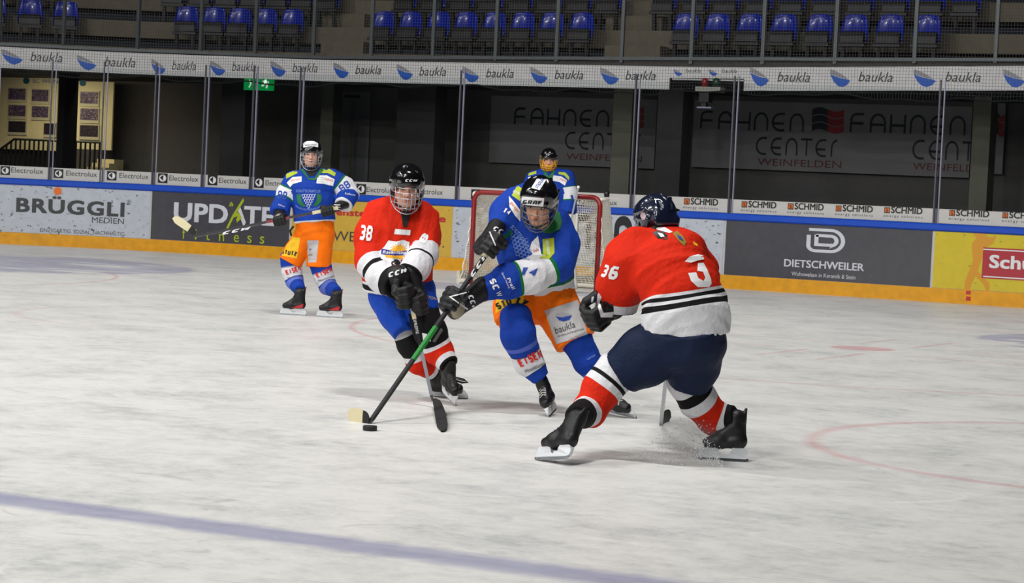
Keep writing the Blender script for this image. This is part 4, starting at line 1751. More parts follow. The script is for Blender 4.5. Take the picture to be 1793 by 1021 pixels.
# ------------------------------------------------------------------ clothing and kit materials
BLU = (22, 60, 156)
GRN = (14, 104, 48)
WHT = (214, 214, 218)
BLK = (18, 18, 20)
REDJ = (206, 38, 12)
ORG = (255, 118, 8)
NAVY = (20, 32, 58)
SKIN = mat('skin', (214, 158, 132), 0.5, var=0.04, spec=0.4)
SKIN2 = mat('lips', (176, 96, 88), 0.45)
EYEW = mat('eye_white', (225, 222, 215), 0.3)
EYED = mat('eye_dark', (28, 22, 18), 0.2)
HAIR = mat('hair_dark', (40, 28, 20), 0.7)
GLOVE = mat('glove_black', (20, 20, 22), 0.5, bump=(60, 0.25, 0.006), spec=.35)
PALM = mat('glove_palm', (150, 140, 118), 0.8)
KITW = mat('kit_white', (228, 228, 230), 0.5)
HELK = mat('helmet_black', (12, 12, 14), 0.16, coat=0.8)
HELN = mat('helmet_navy', (20, 26, 46), 0.2, coat=0.8)
CAGE = mat('cage_steel', (190, 192, 198), 0.3, metal=0.7)
CAGED = mat('cage_grey', (120, 122, 118), 0.35, metal=0.7)
CAGEY = mat('cage_yellow', (225, 160, 12), 0.4)
BOOT = mat('boot_black', (17, 17, 19), 0.45, bump=(50, 0.3, 0.006), spec=.4)
HOLD = mat('holder_white', (205, 208, 212), 0.35, coat=0.3)
BLADE = mat('blade_steel', (170, 174, 178), 0.22, metal=0.9)
UNDER = mat('undershirt_black', (20, 20, 24), 0.8)
LACE = mat('lace_grey', (190, 188, 182), 0.8)
STICKB = mat('stick_black', (26, 27, 29), 0.35, coat=0.3)
STICKG = mat('stick_green', (34, 130, 52), 0.35, coat=0.3)
STICKS = mat('stick_silver', (138, 142, 148), 0.3, coat=0.3)
STICKR = mat('stick_red', (130, 30, 38), 0.35, coat=0.3)
TAPEW = mat('tape_cream', (206, 196, 160), 0.8)
TAPEK = mat('tape_black', (24, 24, 25), 0.8)
LIMEP = mat('patch_lime', (172, 186, 36), 0.7)
REDP = mat('patch_red', (205, 34, 30), 0.7)
YELP = mat('patch_yellow', (240, 186, 8), 0.7)
GREYP = mat('patch_grey', (186, 184, 184), 0.7, var=0.03)
GRNP = mat('patch_green', GRN, 0.7)
BLUP = mat('patch_blue', BLU, 0.7)
PALEB = mat('print_pale_blue', (120, 150, 215), 0.7)


class Player:
    def __init__(self, D, label, gx, gy, z0=0.0):
        self.D = D
        self.s = F / D
        g = P(gx, gy, D)
        self.root = empty('person', (g[0], g[1], 0.0), label, 'person')

    def pt(self, x, y, dz=0.0):
        return P(x, y, self.D + dz)

    def chain(self, S, nodes, chain=0, k=0.02, flat=(False, False), vfac=0.85):
        """nodes: (px, py, dz, w[, v[, t]]) with widths in pixels"""
        pts = []
        n = len(nodes)
        for i, q in enumerate(nodes):
            x, y, dz, w = q[:4]
            v = q[4] if len(q) > 4 and q[4] is not None else w * vfac
            t = q[5] if len(q) > 5 else i / (n - 1)
            sc = (self.D + dz) / F
            pts.append((self.pt(x, y, dz), w * sc, v * sc, t))
        for i in range(n - 1):
            a, b = pts[i], pts[i + 1]
            S.seg(a[0], b[0], a[1], a[2], b[1], b[2], k=k, chain=chain, t=(a[3], b[3]), flat=(flat[0] and i == 0, flat[1] and i == n - 2))
        for end, a, b in ((flat[0], pts[1], pts[0]), (flat[1], pts[-2], pts[-1])):
            if end:        # open hem: nothing of the earlier stretch may bulge past it
                ax = nrm(b[0] - a[0])
                S.seg(b[0], b[0] + ax * .3, b[1] * 1.3, b[2] * 1.3, b[1] * 1.3, b[2] * 1.3, k=0.004, chain=chain, cut=True, flat=(True, True))


# ------------------------------------------------------------------ skate
def skate(root, toe, az, pitch=0.0, roll=0.0, sc=1.0, boot=BOOT, accent=None, lace=LACE, lift=0.0, laces=True, seed=0):
    """toe = world point of the runner's tip; az in degrees in the camera's frame: 0 right, 90 away, 180 left, 270 nearer"""
    rx = nrm(np.array([R_[0], R_[1], 0]))
    fy = nrm(np.array([FW[0], FW[1], 0]))
    a = math.radians(az)
    X = rx * math.cos(a) + fy * math.sin(a)
    Z = np.array([0, 0, 1.0])
    Y = np.cross(Z, X)
    pr, rr = math.radians(pitch), math.radians(roll)
    X, Z = X * math.cos(pr) - Z * math.sin(pr), Z * math.cos(pr) + X * math.sin(pr)
    Y, Z = Y * math.cos(rr) + Z * math.sin(rr), Z * math.cos(rr) - Y * math.sin(rr)
    toe = np.array(toe) + np.array([0, 0, lift])

    def q(x, y, z):
        return toe + (X * x + Y * y + Z * z) * sc
    S = Sculpt()
    c = lambda v: v * sc
    S.seg(q(-.045, 0, .105), q(-.11, 0, .112), c(.040), c(.034), c(.047), c(.042), lat=Y, k=.02, t=(0, .3))
    S.seg(q(-.11, 0, .112), q(-.235, 0, .112), c(.045), c(.036), c(.036), c(.034), lat=Y, k=.02, t=(.3, .5))
    S.seg(q(-.09, 0, .13), q(-.185, 0, .20), c(.040), c(.032), c(.042), c(.040), lat=Y, k=.02, t=(.4, .7))
    S.seg(q(-.222, 0, .13), q(-.205, 0, .26), c(.040), c(.050), c(.052), c(.060), lat=Y, k=.03, t=(.6, .9))
    S.seg(q(-.252, 0, .24), q(-.262, 0, .315), c(.030), c(.012), c(.022), c(.009), lat=Y, k=.012, t=(.9, 1))
    S.seg(q(-.165, 0, .23), q(-.150, 0, .305), c(.034), c(.012), c(.030), c(.008), lat=Y, k=.012, t=(.9, 1))
    rt = empty('skate', toe)
    rt.parent = root
    rt.matrix_parent_inverse = Matrix.Translation(-Vector(world_loc(root)))
    bo = sculpt_obj('boot', S, 0.0055, boot, rt)
    # blade holder
    b = MB()
    poly = [(-.272, .080), (-.190, .080), (-.186, .062), (-.176, .046), (-.160, .037), (-.140, .035), (-.122, .044), (-.112, .058), (-.106, .074), (-.012, .074), (.002, .060), (.010, .040), (.010, .026), (.002, .016), (-.272, .016), (-.288, .024), (-.292, .040), (-.286, .060)]
    rings = []
    for y, e in ((-.013, .0), (-.008, .0), (.008, .0), (.013, .0)):
        rings.append([q(x, y * (1.6 if z > .06 else 0.75), z) for x, z in poly])
    b.loft(rings)
    b.build('blade_holder', HOLD, rt)
    b = MB()
    poly = [(-.290, .020), (-.284, .006), (-.262, .0), (-.02, .0), (.006, .005), (.014, .020)]
    b.loft([[q(x, y, z) for x, z in poly] for y in (-.002, .002)])
    b.build('runner', BLADE, rt)
    if laces:
        b = MB()
        for i in range(6):
            u = i / 5
            cx, cz = -.085 - .095 * u, .168 + .075 * u
            w_ = .026
            b.tube([q(cx + .01, -w_, cz - .012), q(cx + .004, 0, cz + .002), q(cx - .006, w_, cz - .008)], .0042 * sc, 5)
            b.tube([q(cx - .008, -w_, cz - .008), q(cx, 0, cz + .003), q(cx + .012, w_, cz - .012)], .0042 * sc, 5)
        b.build('laces', lace, rt)
    if accent:
        b = MB()
        for sgn in (-1, 1):
            b.add([q(-.12, .051 * sgn, .086), q(-.25, .043 * sgn, .086), q(-.262, .041 * sgn, .135), q(-.235, .047 * sgn, .128), q(-.17, .050 * sgn, .102)], [(0, 1, 2, 3, 4)])
        b.add([q(-.266, -.02, .25), q(-.266, .02, .25), q(-.275, .016, .33), q(-.275, -.016, .33)], [(0, 1, 2, 3)])
        b.build('accent', accent, rt)
    A = q(-.200, 0, .265)
    return dict(root=rt, boot=bo, q=q, ankle=A, X=X, Y=Y, Z=Z)


# ------------------------------------------------------------------ glove holding a shaft
def glove(root, cuff, grip, axis, side=1, sc=1.0, cuffr=0.062, mat_=GLOVE, stripe=None, h=0.006, name='glove', wmat=None):
    """cuff = centre of the cuff opening, grip = centre of the fist on the shaft, axis = shaft direction towards the little finger"""
    cuff, grip = np.asarray(cuff, float), np.asarray(grip, float)
    s = nrm(axis)
    f = grip - cuff
    f = nrm(f - s * (f @ s) * 0.85)
    s = nrm(s - f * (s @ f))
    n = np.cross(f, s) * side
    S = Sculpt()

    def q(a, b, c_):
        return grip + (f * a + n * b + s * c_) * sc
    c = lambda v: v * sc
    # back of the hand and wrist
    S.seg(q(-.105, .026, 0), q(-.015, .040, 0), c(.052), c(.036), c(.056), c(.026), lat=s, k=.02, chain=0)
    S.seg(cuff + n * c(.01), q(-.085, .022, 0), c(cuffr), c(cuffr * .85), c(.050), c(.042), lat=s, k=.025, chain=1)
    # palm side
    S.seg(q(-.09, -.002, 0), q(-.038, -.004, 0), c(.044), c(.022), c(.042), c(.020), lat=s, k=.015, chain=2)
    # four fingers wrapped round the shaft, unequal lengths
    for i, (off, L, r) in enumerate(((-.048, .92, .0195), (-.016, 1.0, .0205), (.017, .96, .020), (.047, .82, .0175))):
        p0 = q(-.018, .042, off)
        p1 = q(.034 * L, .040, off * 1.03)
        p2 = q(.052 * L, .008, off * 1.05)
        p3 = q(.040 * L, -.026, off)
        p4 = q(.012, -.036, off * .95)
        for a, b, ra, rb in ((p0, p1, r, r), (p1, p2, r, r * .97), (p2, p3, r * .97, r * .9), (p3, p4, r * .9, r * .82)):
            S.seg(a, b, c(ra), c(ra), c(rb), c(rb), k=.004, chain=3)
    # thumb leaves the side of the palm and closes against the fingers
    t0, t1, t2, t3 = q(-.075, .004, -.048), q(-.040, -.016, -.066), q(.0, -.036, -.058), q(.018, -.050, -.036)
    for a, b, ra, rb in ((t0, t1, .024, .024), (t1, t2, .024, .021), (t2, t3, .021, .018)):
        S.seg(a, b, c(ra), c(ra), c(rb), c(rb), k=.008, chain=4)
    # padded rolls on the back
    for a in (-.092, -.064, -.036):
        S.seg(q(a, .058, -.034), q(a, .058, .034), c(.011), c(.011), c(.011), c(.011), k=.006, chain=5)
    # cuff ring and split
    if np.linalg.norm(cuff - grip) > .15:
        S.seg(cuff + (cuff - grip) * .03 + n * c(.01), cuff + n * c(.01), c(cuffr * 1.08), c(cuffr * .95), c(cuffr * 1.02), c(cuffr * .9), lat=s, k=.006, chain=6)
    wm = wmat or mat_
    return sculpt_obj(name, S, h, {0: mat_, 1: mat_, 2: PALM, 3: mat_, 4: mat_, 5: wm, 6: mat_}, root)


# ------------------------------------------------------------------ stick
def stick(label, butt, heel, tip, shaft_mat=STICKB, blade_mat=TAPEW, heel_mat=TAPEK, segs=(), butt_tape=TAPEW, blade_up=(0, 0, 1), curve=0.02, bh=0.062, butt_len=0.12, tape_to=1.0):
    butt, heel, tip = [np.asarray(v, float) for v in (butt, heel, tip)]
    r = empty('hockey_stick', heel, label, 'hockey stick')
    d = nrm(heel - butt)
    L = np.linalg.norm(heel - butt)
    bd = nrm(tip - heel)
    wd = nrm(bd - d * (bd @ d))
    b = MB()
    cuts = [(0, L, shaft_mat)]
    ml = [shaft_mat]
    b.rect([butt + d * butt_len * 0.8, heel - d * 0.03, heel + d * 0.0 + bd * 0.012], [.024, .024, .030], [.018, .017, .013], wdir=wd)
    so = b.build('shaft', shaft_mat, r)
    b = MB()
    b.rect([butt, butt + d * .02, butt + d * .022, butt + d * butt_len], [.036, .036, .032, .032], [.028, .028, .024, .024], wdir=wd)
    b.build('butt_tape', butt_tape, r)
    for (u0, u1, m_, nm) in segs:
        b = MB()
        b.rect([butt + d * L * u0, butt + d * L * u1], .0255, .0195, wdir=wd)
        b.build(nm, m_, so)
    # blade, slightly curved, rounded at the toe
    up = np.asarray(blade_up, float)
    up = nrm(up - bd * (up @ bd))
    nn = np.cross(bd, up)
    Lb = np.linalg.norm(tip - heel)
    prof = [(0.0, .40), (.08, .72), (.2, .86), (.45, .96), (.7, 1.0), (.82, .97), (.90, .88), (.96, .74), (1.0, .52)]

    def seg_mesh(u0, u1, grow):
        rings = []
        us = [u for u, _ in prof if u0 < u < u1]
        us = [u0] + us + [u1]
        for u in us:
            hh = np.interp(u, [p[0] for p in prof], [p[1] for p in prof]) * bh
            lo_ = bh * .38 * max(0, (u - .78) / .22) ** 2
            c0 = heel + bd * Lb * u + nn * curve * (u * u)
            th = .0045 + grow
            e = grow
            rings.append([c0 + up * (lo_ - e) + nn * th, c0 + up * (hh * .5) + nn * th * 1.1, c0 + up * (hh + e) + nn * th * .8, c0 + up * (hh + e) - nn * th * .8, c0 + up * (hh * .5) - nn * th * 1.1, c0 + up * (lo_ - e) - nn * th])
        m_ = MB()
        m_.loft(rings)
        return m_
    seg_mesh(0, 1, 0).build('blade', heel_mat, r)
    seg_mesh(.30, tape_to, .0012).build('blade_tape', blade_mat, r)
    return r, so


# ------------------------------------------------------------------ head, face, helmet, cage
def frame(yaw=0, pitch=0, roll=0):
    """head axes: forward, right (image right when facing us), up. yaw>0 turns towards image right, pitch>0 looks down, roll>0 leans to image right"""
    up = np.array([0, 0, 1.0])
    fwd = nrm(np.array([T_[0], T_[1], 0]))
    rt = np.cross(up, fwd)        # image right for someone facing the camera
    if rt @ R_ < 0:
        rt = -rt
    y, p, r = map(math.radians, (yaw, pitch, roll))
    f1 = fwd * math.cos(y) + rt * math.sin(y)
    r1 = rt * math.cos(y) - fwd * math.sin(y)
    f2 = f1 * math.cos(p) - up * math.sin(p)
    u2 = up * math.cos(p) + f1 * math.sin(p)
    r3 = r1 * math.cos(r) - u2 * math.sin(r)
    u3 = u2 * math.cos(r) + r1 * math.sin(r)
    return f2, r3, u3


def head(root, c, fr, neck_to, helm=HELK, cage=CAGE, sc=1.0, body_ops=None, face=True, cagestyle='bars', hmats=None, h=0.0042, wire=0.0021, hair=False):
    """c = centre of the skull"""
    f, r, u = fr
    c = np.asarray(c, float)

    def q(x, y, z):
        return c + (r * x + f * y + u * z) * sc
    k = lambda v: v * sc
    S = Sculpt()
    S.ell(q(0, -.012, .035), (k(.076), k(.094), k(.088)), X=r, Y=f, k=.03)
    S.ell(q(0, .022, -.035), (k(.062), k(.066), k(.078)), X=r, Y=f, k=.03)
    S.ell(q(0, .050, -.088), (k(.030), k(.028), k(.022)), X=r, Y=f, k=.03)      # chin
    for sx in (-1, 1):
        S.ell(q(.034 * sx, .066, -.022), (k(.020), k(.014), k(.020)), X=r, Y=f, k=.02)   # cheek
        S.ell(q(.080 * sx, -.010, -.010), (k(.010), k(.018), k(.030)), X=r, Y=f, k=.01)   # ear
        S.seg(q(.012 * sx, .086, .030), q(.046 * sx, .074, .030), k(.008), k(.008), k(.006), k(.006), k=.014)  # brow
    S.seg(q(0, .084, .018), q(0, .104, -.026), k(.007), k(.008), k(.012), k(.010), lat=r, k=.012)     # nose
    for sx in (-1, 1):
        S.ell(q(.011 * sx, .094, -.030), (k(.007), k(.008), k(.006)), X=r, Y=f, k=.006)
    S.ell(q(0, .084, -.055), (k(.021), k(.010), k(.009)), X=r, Y=f, k=.01)     # mouth mound
    for sx in (-1, 1):
        S.ell(q(.030 * sx, .090, .012), (k(.014), k(.012), k(.009)), X=r, Y=f, k=.01, cut=True)   # eye socket
    S.seg(q(0, -.01, -.05), np.asarray(neck_to, float), k(.052), k(.052), k(.058), k(.055), lat=r, k=.03)
    # rest of the body under the clothing
    if body_ops:
        body_ops(S)
    bo = sculpt_obj('body', S, h, SKIN, root)
    if face:
        for sx in (-1, 1):
            mb = MB()
            e = q(.030 * sx, .074, .012)
            rings = []
            for i in range(7):
                a = -math.pi / 2 + math.pi * i / 6
                rings.append([e + (r * math.cos(b_) * k(.0125) * math.cos(a) + u * math.sin(b_) * k(.0078) * math.cos(a) + f * k(.0105) * math.sin(a)) for b_ in np.linspace(0, 2 * math.pi, 13)[:-1]])
            mb.loft(rings)
            eo = mb.build('eye', EYEW, root, smooth=True)
            mb = MB()
            e2 = e + f * k(.0072) - u * k(.0015)
            mb.loft([[e2 + (r * math.cos(b_) + u * math.sin(b_)) * k(rr) + f * k(y) for b_ in np.linspace(0, 2 * math.pi, 11)[:-1]] for rr, y in ((.0056, 0), (.0050, .0028), (.002, .0040))])
            mb.build('iris', EYED, eo, smooth=True)
            mb = MB()
            mb.tube([q(.013 * sx, .089, .029), q(.030 * sx, .088, .034), q(.047 * sx, .077, .029)], [k(.0035), k(.0042), k(.0025)], 6)
            mb.build('eyebrow', HAIR, root, smooth=True)
            mb = MB()
            mb.tube([q(.017 * sx, .0845, .017), q(.030 * sx, .0865, .0215), q(.043 * sx, .079, .0165)], [k(.002), k(.0026), k(.002)], 5)
            mb.build('eyelash', HAIR, root, smooth=True)
        mb = MB()
        mb.tube([q(-.022, .084, -.056), q(-.008, .093, -.0525), q(0, .094, -.054), q(.008, .093, -.0525), q(.022, .084, -.056)], [k(.0015), k(.0042), k(.0038), k(.0042), k(.0015)], 6)
        mb.tube([q(-.020, .084, -.058), q(0, .093, -.0625), q(.020, .084, -.058)], [k(.0015), k(.0050), k(.0015)], 6)
        mb.build('lips', SKIN2, root, smooth=True)
    # helmet shell
    S = Sculpt()
    S.ell(q(0, -.012, .040), (k(.104), k(.130), k(.103)), X=r, Y=f, k=.02, chain=0)
    S.seg(q(0, -.03, .085), q(0, .055, .085), k(.078), k(.058), k(.070), k(.045), lat=r, k=.03, chain=0)
    for sx in (-1, 1):
        S.seg(q(.090 * sx, -.05, .01), q(.088 * sx, -.035, -.060), k(.016), k(.045), k(.013), k(.030), lat=r, k=.02, chain=0)    # ear flaps
        S.seg(q(.046 * sx, .075, .105), q(.052 * sx, -.090, .112), k(.014), k(.010), k(.012), k(.008), lat=r, k=.008, chain=0)  # long ridges
        S.seg(q(.084 * sx, .045, .060), q(.096 * sx, -.080, .050), k(.010), k(.012), k(.008), k(.012), lat=u, k=.012, chain=0)
    S.seg(q(0, .050, .128), q(0, -.07, .133), k(.018), k(.010), k(.014), k(.008), lat=r, k=.012, chain=0)
    S.seg(q(-.060, .098, .044), q(.060, .098, .044), k(.010), k(.010), k(.010), k(.010), lat=u, k=.014, chain=0)   # brow rim
    S.seg(q(-.06, -.125, -.01), q(.06, -.125, -.01), k(.028), k(.012), k(.028), k(.012), lat=u, k=.012, chain=0)   # nape rim
    # hollow
    S.ell(q(0, .085, -.040), (k(.082), k(.105), k(.072)), X=r, Y=f, k=.006, cut=True, chain=0)
    S.ell(q(0, -.012, -.075), (k(.078), k(.105), k(.095)), X=r, Y=f, k=.006, cut=True, chain=0)
    for sx in (-1, 1):     # vents and ear hole
        S.seg(q(.024 * sx, .075, .135), q(.026 * sx, .030, .152), k(.006), k(.010), k(.006), k(.010), lat=r, k=.003, cut=True)
        S.seg(q(.070 * sx, .055, .115), q(.078 * sx, .01, .122), k(.006), k(.010), k(.006), k(.010), lat=r, k=.003, cut=True)
        S.seg(q(.030 * sx, -.135, .055), q(.034 * sx, -.120, .095), k(.010), k(.010), k(.010), k(.010), lat=r, k=.003, cut=True)
        S.ell(q(.108 * sx, -.020, -.015), (k(.014), k(.016), k(.018)), X=r, Y=f, k=.004, cut=True)
    ho = sculpt_obj('helmet', S, 0.0046, helm, root)
    if hair:
        S2 = Sculpt()
        S2.seg(q(-.05, -.085, -.065), q(.05, -.085, -.065), k(.035), k(.03), k(.035), k(.03), lat=u, k=.01)
        sculpt_obj('hair', S2, 0.006, HAIR, root, fold=(0.004, 20, 3))
    # cage: wires bent over an ellipsoid
    if cagestyle:
        mb = MB()
        cc = (0, .000, -.034)
        rad = (.100, .142, .112)

        def cg(a, b):
            """a = azimuth from forward, b = elevation"""
            return q(cc[0] + rad[0] * math.sin(a) * math.cos(b), cc[1] + rad[1] * math.cos(a) * math.cos(b), cc[2] + rad[2] * math.sin(b))

        def yz(x, z):
            xx, zz = x / rad[0], (z - cc[2]) / rad[2]
            v = 1 - xx * xx - zz * zz
            return q(x, cc[1] + rad[1] * math.sqrt(max(0.0, v)), z)
        wr = wire * sc
        top, bot = .048, -.136
        # rim
        mb.tube([q(-.103, -.02, .046), q(-.1, .035, .05), yz(-.078, top), yz(-.04, top), yz(0, top), yz(.04, top), yz(.078, top), q(.1, .035, .05), q(.103, -.02, .046)], wr * 1.5, 6)
        mb.tube([q(-.103, -.02, .046), q(-.101, -.005, -.03), q(-.088, .015, -.085), q(-.062, .045, -.122), q(-.03, .07, -.139), q(0, .078, -.142), q(.03, .07, -.139), q(.062, .045, -.122), q(.088, .015, -.085), q(.101, -.005, -.03), q(.103, -.02, .046)], wr * 1.5, 6)
        if cagestyle == 'bars':
            for z in (.020, -.008, -.040, -.072, -.104):
                xm = rad[0] * math.sqrt(max(0, 1 - ((z - cc[2]) / rad[2]) ** 2)) * .97
                mb.tube([yz(x, z) for x in np.linspace(-xm, xm, 13)], wr, 5)
            for x in (-.072, -.048, -.024, 0, .024, .048, .072):
                zb = cc[2] - rad[2] * math.sqrt(max(0, 1 - (x / rad[0]) ** 2)) * .90
                zt = top if abs(x) > .055 or abs(x) < .001 or abs(abs(x) - .048) < .001 else top
                pts = [yz(x, z) for z in np.linspace(zt, zb, 9)]
                if abs(x) < .03:
                    pts = [yz(x, z) for z in np.linspace(-.008, zb, 7)] if abs(x) > .001 else [yz(x, z) for z in np.linspace(-.040, zb, 6)]
                mb.tube(pts, wr, 5)
            co = mb.build('cage', cage, root, smooth=True)
        else:
            w2 = wr * 1.9
            for z in (-.055, -.08, -.105, -.128):
                xm = rad[0] * math.sqrt(max(0, 1 - ((z - cc[2]) / rad[2]) ** 2)) * .97
                mb.tube([yz(x, z) for x in np.linspace(-xm, xm, 11)], w2, 5)
            for sx in (-1, 1):
                mb.tube([yz(.0, .045), yz(.03 * sx, .040), yz(.06 * sx, .026), yz(.072 * sx, .0), yz(.055 * sx, -.03), yz(.02 * sx, -.045), yz(0, -.05)], w2, 5)
                mb.tube([yz(.085 * sx, .03), yz(.075 * sx, -.06), yz(.05 * sx, -.11)], w2, 5)
                mb.tube([yz(.03 * sx, -.045), yz(.03 * sx, -.09), yz(.02 * sx, -.13)], w2, 5)
            mb.tube([yz(0, -.05), yz(0, -.09), yz(0, -.138)], w2, 5)
            co = mb.build('cage', cage, root, smooth=True)
    # chin cup
    mb = MB()
    mb.tube([q(-.082, .0, -.03), q(-.06, .045, -.095), q(0, .078, -.118), q(.06, .045, -.095), q(.082, .0, -.03)], [k(.006), k(.008), k(.014), k(.008), k(.006)], 8, flat=.6)
    mb.build('chin_strap', UNDER, root, smooth=True)
    return dict(body=bo, helmet=ho, q=q)


def limb_body(pl, chains, legs=()):
    """slim body under the kit; chains of (px, py, dz, w); legs = (hip node, shin nodes, skate) ending inside the boots"""
    def fn(S):
        for ch in chains:
            pl.chain(S, [(q[0], q[1], q[2] + .01, q[3] * .65) for q in ch], k=.02)
        for hip, kn, sk in legs:
            c2 = [(hip[0], hip[1], hip[2], hip[3] * .6)] + [(q[0], q[1], q[2] + .005, q[3] * .55) for q in kn]
            pl.chain(S, c2, k=.02)
            q = c2[-1]
            w = q[3] * pl.D / F
            a = sk['ankle'] - sk['Z'] * .03
            S.seg(pl.pt(q[0], q[1], q[2]), a, w, w, .026, .026, k=.02)
            S.seg(a, sk['q'](-.08, 0, .115), .028, .028, .020, .016, k=.02)
    return fn

# ================================================================== blue player standing at the left
def player_left():
    pl = Player(22.75, 'person in blue jersey and orange shorts standing upright at left, stick raised', 548, 552)
    rt = pl.root
    pt = pl.pt
    s1 = skate(rt, ground(492, 551), 180 - 8, 0, 0, .86, accent=mat('accent_red', (176, 32, 40), .4))
    s2 = skate(rt, ground(556, 555), 180 - 10, 0, 0, .86, accent=mat('accent_red', (176, 32, 40), .4))
    kL = [(508, 452, 0, 18), (511, 474, 0, 17.5), (516, 492, 0, 15.5)]
    kR = [(560, 460, 0, 19), (567, 484, 0, 17.5), (574, 501, 0, 15.5)]
    hd = head(rt, pt(545, 271.5, -.02), frame(4, 4, 2), pt(546, 306, .04), HELK, CAGE, sc=1.02, h=.005,
              body_ops=limb_body(pl, [[(546, 300, .04, 13), (548, 345, .0, 24), (550, 385, 0, 25), (551, 410, 0, 26)],
                                      [(510, 318, .02, 9), (499, 344, .0, 8), (490, 378, -.14, 6)], [(584, 316, .02, 9), (609, 337, .02, 8), (596, 360, -.16, 6)],
                                      ], [((537, 410, 0, 15), kL, s1), ((566, 410, 0, 15), kR, s2)]))
    # jersey
    S = Sculpt()
    pl.chain(S, [(545, 301, .02, 17, 12, 0), (546, 312, .02, 38, 17, .12), (547, 330, .0, 36, 21, .3), (549, 355, -.01, 35, 22, .6), (551, 389, -.01, 36, 23, 1)], 0, k=.03, flat=(False, True))
    pl.chain(S, [(514, 314, .02, 15, 14, 0), (502, 338, .02, 16, 14, .4), (490, 368, -.10, 15, 12, .95), (489, 373, -.12, 15, 12, 1)], 1, k=.03, flat=(False, True))
    pl.chain(S, [(580, 311, .02, 16, 15, 0), (603, 327, .03, 17, 15, .42), (611, 341, .0, 17, 15, .6), (601, 360, -.12, 15, 14, 1)], 2, k=.03, flat=(False, True))
    M1 = stripes('jersey_blue_sleeve_left', [(0, BLU), (.27, GRN), (.32, WHT), (.60, GRN), (.66, BLU)])
    M2 = stripes('jersey_blue_sleeve_right', [(0, BLU), (.26, GRN), (.32, WHT), (.58, WHT), (.60, BLU), (.94, WHT)])
    M0 = stripes('jersey_blue_body_plain', [(0, BLU), (.965, WHT)])
    J = sculpt_obj('jersey', S, .0075, {0: M0, 1: M1, 2: M2}, rt, 1, (.010, 4.2, 11, (0, 0, 1)))
    dpoly([(526, 297), (531, 295), (541, 312), (551, 312), (562, 293), (567, 297), (553, 315), (541, 315)], J, GRNP, 'collar', g=3, off=.006)
    dpoly([(533, 296), (541, 308), (550, 308), (560, 294)], J, UNDER, 'undershirt', g=3, off=.004)
    dpoly([(501, 302), (520, 296), (521, 303), (501, 313)], J, LIMEP, 'lime_patch')
    dpoly([(563, 295), (575, 294), (588, 303), (586, 309), (574, 303), (563, 303)], J, LIMEP, 'lime_patch')
    dpoly([(502, 320), (512, 310), (528, 309), (528, 318), (513, 322), (508, 328)], J, KITW, 'white_patch')
    dtext('garage', 509, 317, 526, 314.5, 3.5, J, ORANGE)
    dpoly([(556, 307), (572, 307), (586, 314), (583, 326), (567, 322), (554, 321)], J, KITW, 'white_patch')
    dtext('HEFE', 568, 315, 583, 319, 4, J, REDP, bold=.03)
    for k in range(3):
        dtext('-----', 557, 311.5 + 4 * k, 566, 312 + 4 * k, 4, J, BLACK, bold=.02)
    dtext('SCHLITTSCHUHCLUB', 519, 336.5, 561, 337, 4.5, J, PALEB, bold=.03)
    for sx, pts in ((0, [(519, 341), (526, 339), (528, 352), (536, 362), (529, 362), (521, 355)]), (1, [(563, 341), (556, 339), (554, 352), (547, 362), (556, 360), (563, 352)])):
        dpoly(pts, J, GRNP, 'crest')
    for r_ in range(6):
        n_ = 6 - r_
        for c_ in range(n_):
            x = 541 + (c_ - (n_ - 1) / 2) * 4.3
            y = 342 + r_ * 4.5
            v, f = stroke2d([arc(x, y, 1.7, 100, 330, 6)], .75)
            decal(v, f, J, WHITE, 'crest_mark', g=6)
    dtext('THURGAU WEINFELDEN', 517, 362, 563, 362, 3.5, J, PALEB, bold=.02, arcb=-7)
    dblock('88', 485, 347, 501, 350, 14, J, BLUP, g=3, wt=.17)
    dblock('88', 599, 337, 615, 326, 13, J, BLUP, g=3, wt=.17)
    dtext('Raiffeisen', 487, 359, 498, 363, 2.5, J, WHITE)
    dtext('Raiffeisen', 604, 340, 622, 343, 3, J, WHITE)
    # shorts
    S = Sculpt()
    pl.chain(S, [(551, 387, 0, 33, 22), (551, 412, 0, 34, 24)], 0, k=.03, flat=(True, False))
    pl.chain(S, [(535, 412, 0, 19, 20), (518, 440, -.01, 20, 18), (508, 460, -.01, 21, 18)], 0, k=.02, flat=(False, True))
    pl.chain(S, [(566, 412, 0, 19, 20), (560, 440, -.01, 21, 18), (558, 468, -.01, 21.5, 18)], 0, k=.02, flat=(False, True))
    OR = mat('shorts_orange', ORG, .65, bump=(22, .5, .02), spec=.15)
    Pn = sculpt_obj('shorts', S, .008, OR, rt, 1, (.006, 3.0, 12, (0, 0, 1)))
    dpoly([(499, 414), (526, 416), (520, 453), (487, 446)], Pn, YELP, 'yellow_patch')
    dblock('STUTZ', 492, 444, 519, 449, 8, Pn, BLACK, gap=.12, wt=.24)
    dpoly([(538, 421), (558, 421), (554, 459), (539, 460)], Pn, GREYP, 'grey_patch')
    dpoly([(539, 434), (547, 436), (542, 440)], Pn, BLUP, 'emblem')
    dtext('ukla', 540, 448, 547, 448, 4.5, Pn, INK, shear=.2)
    dtext('--------', 539, 455, 552, 455, 3, Pn, INK)
    # laced waist cord
    b = MB()
    b.tube([pt(514, 396, -.16), pt(508, 404, -.17), pt(510, 413, -.17)], .010, 6)
    b.build('waist_cord', UNDER, rt, smooth=True)
    SK = stripes('sock_blue_white', [(0, BLU), (.22, (150, 150, 160)), (.25, WHT), (.55, BLU), (.62, (96, 112, 190)), (.82, BLU)], bump=(30, .5, .02))
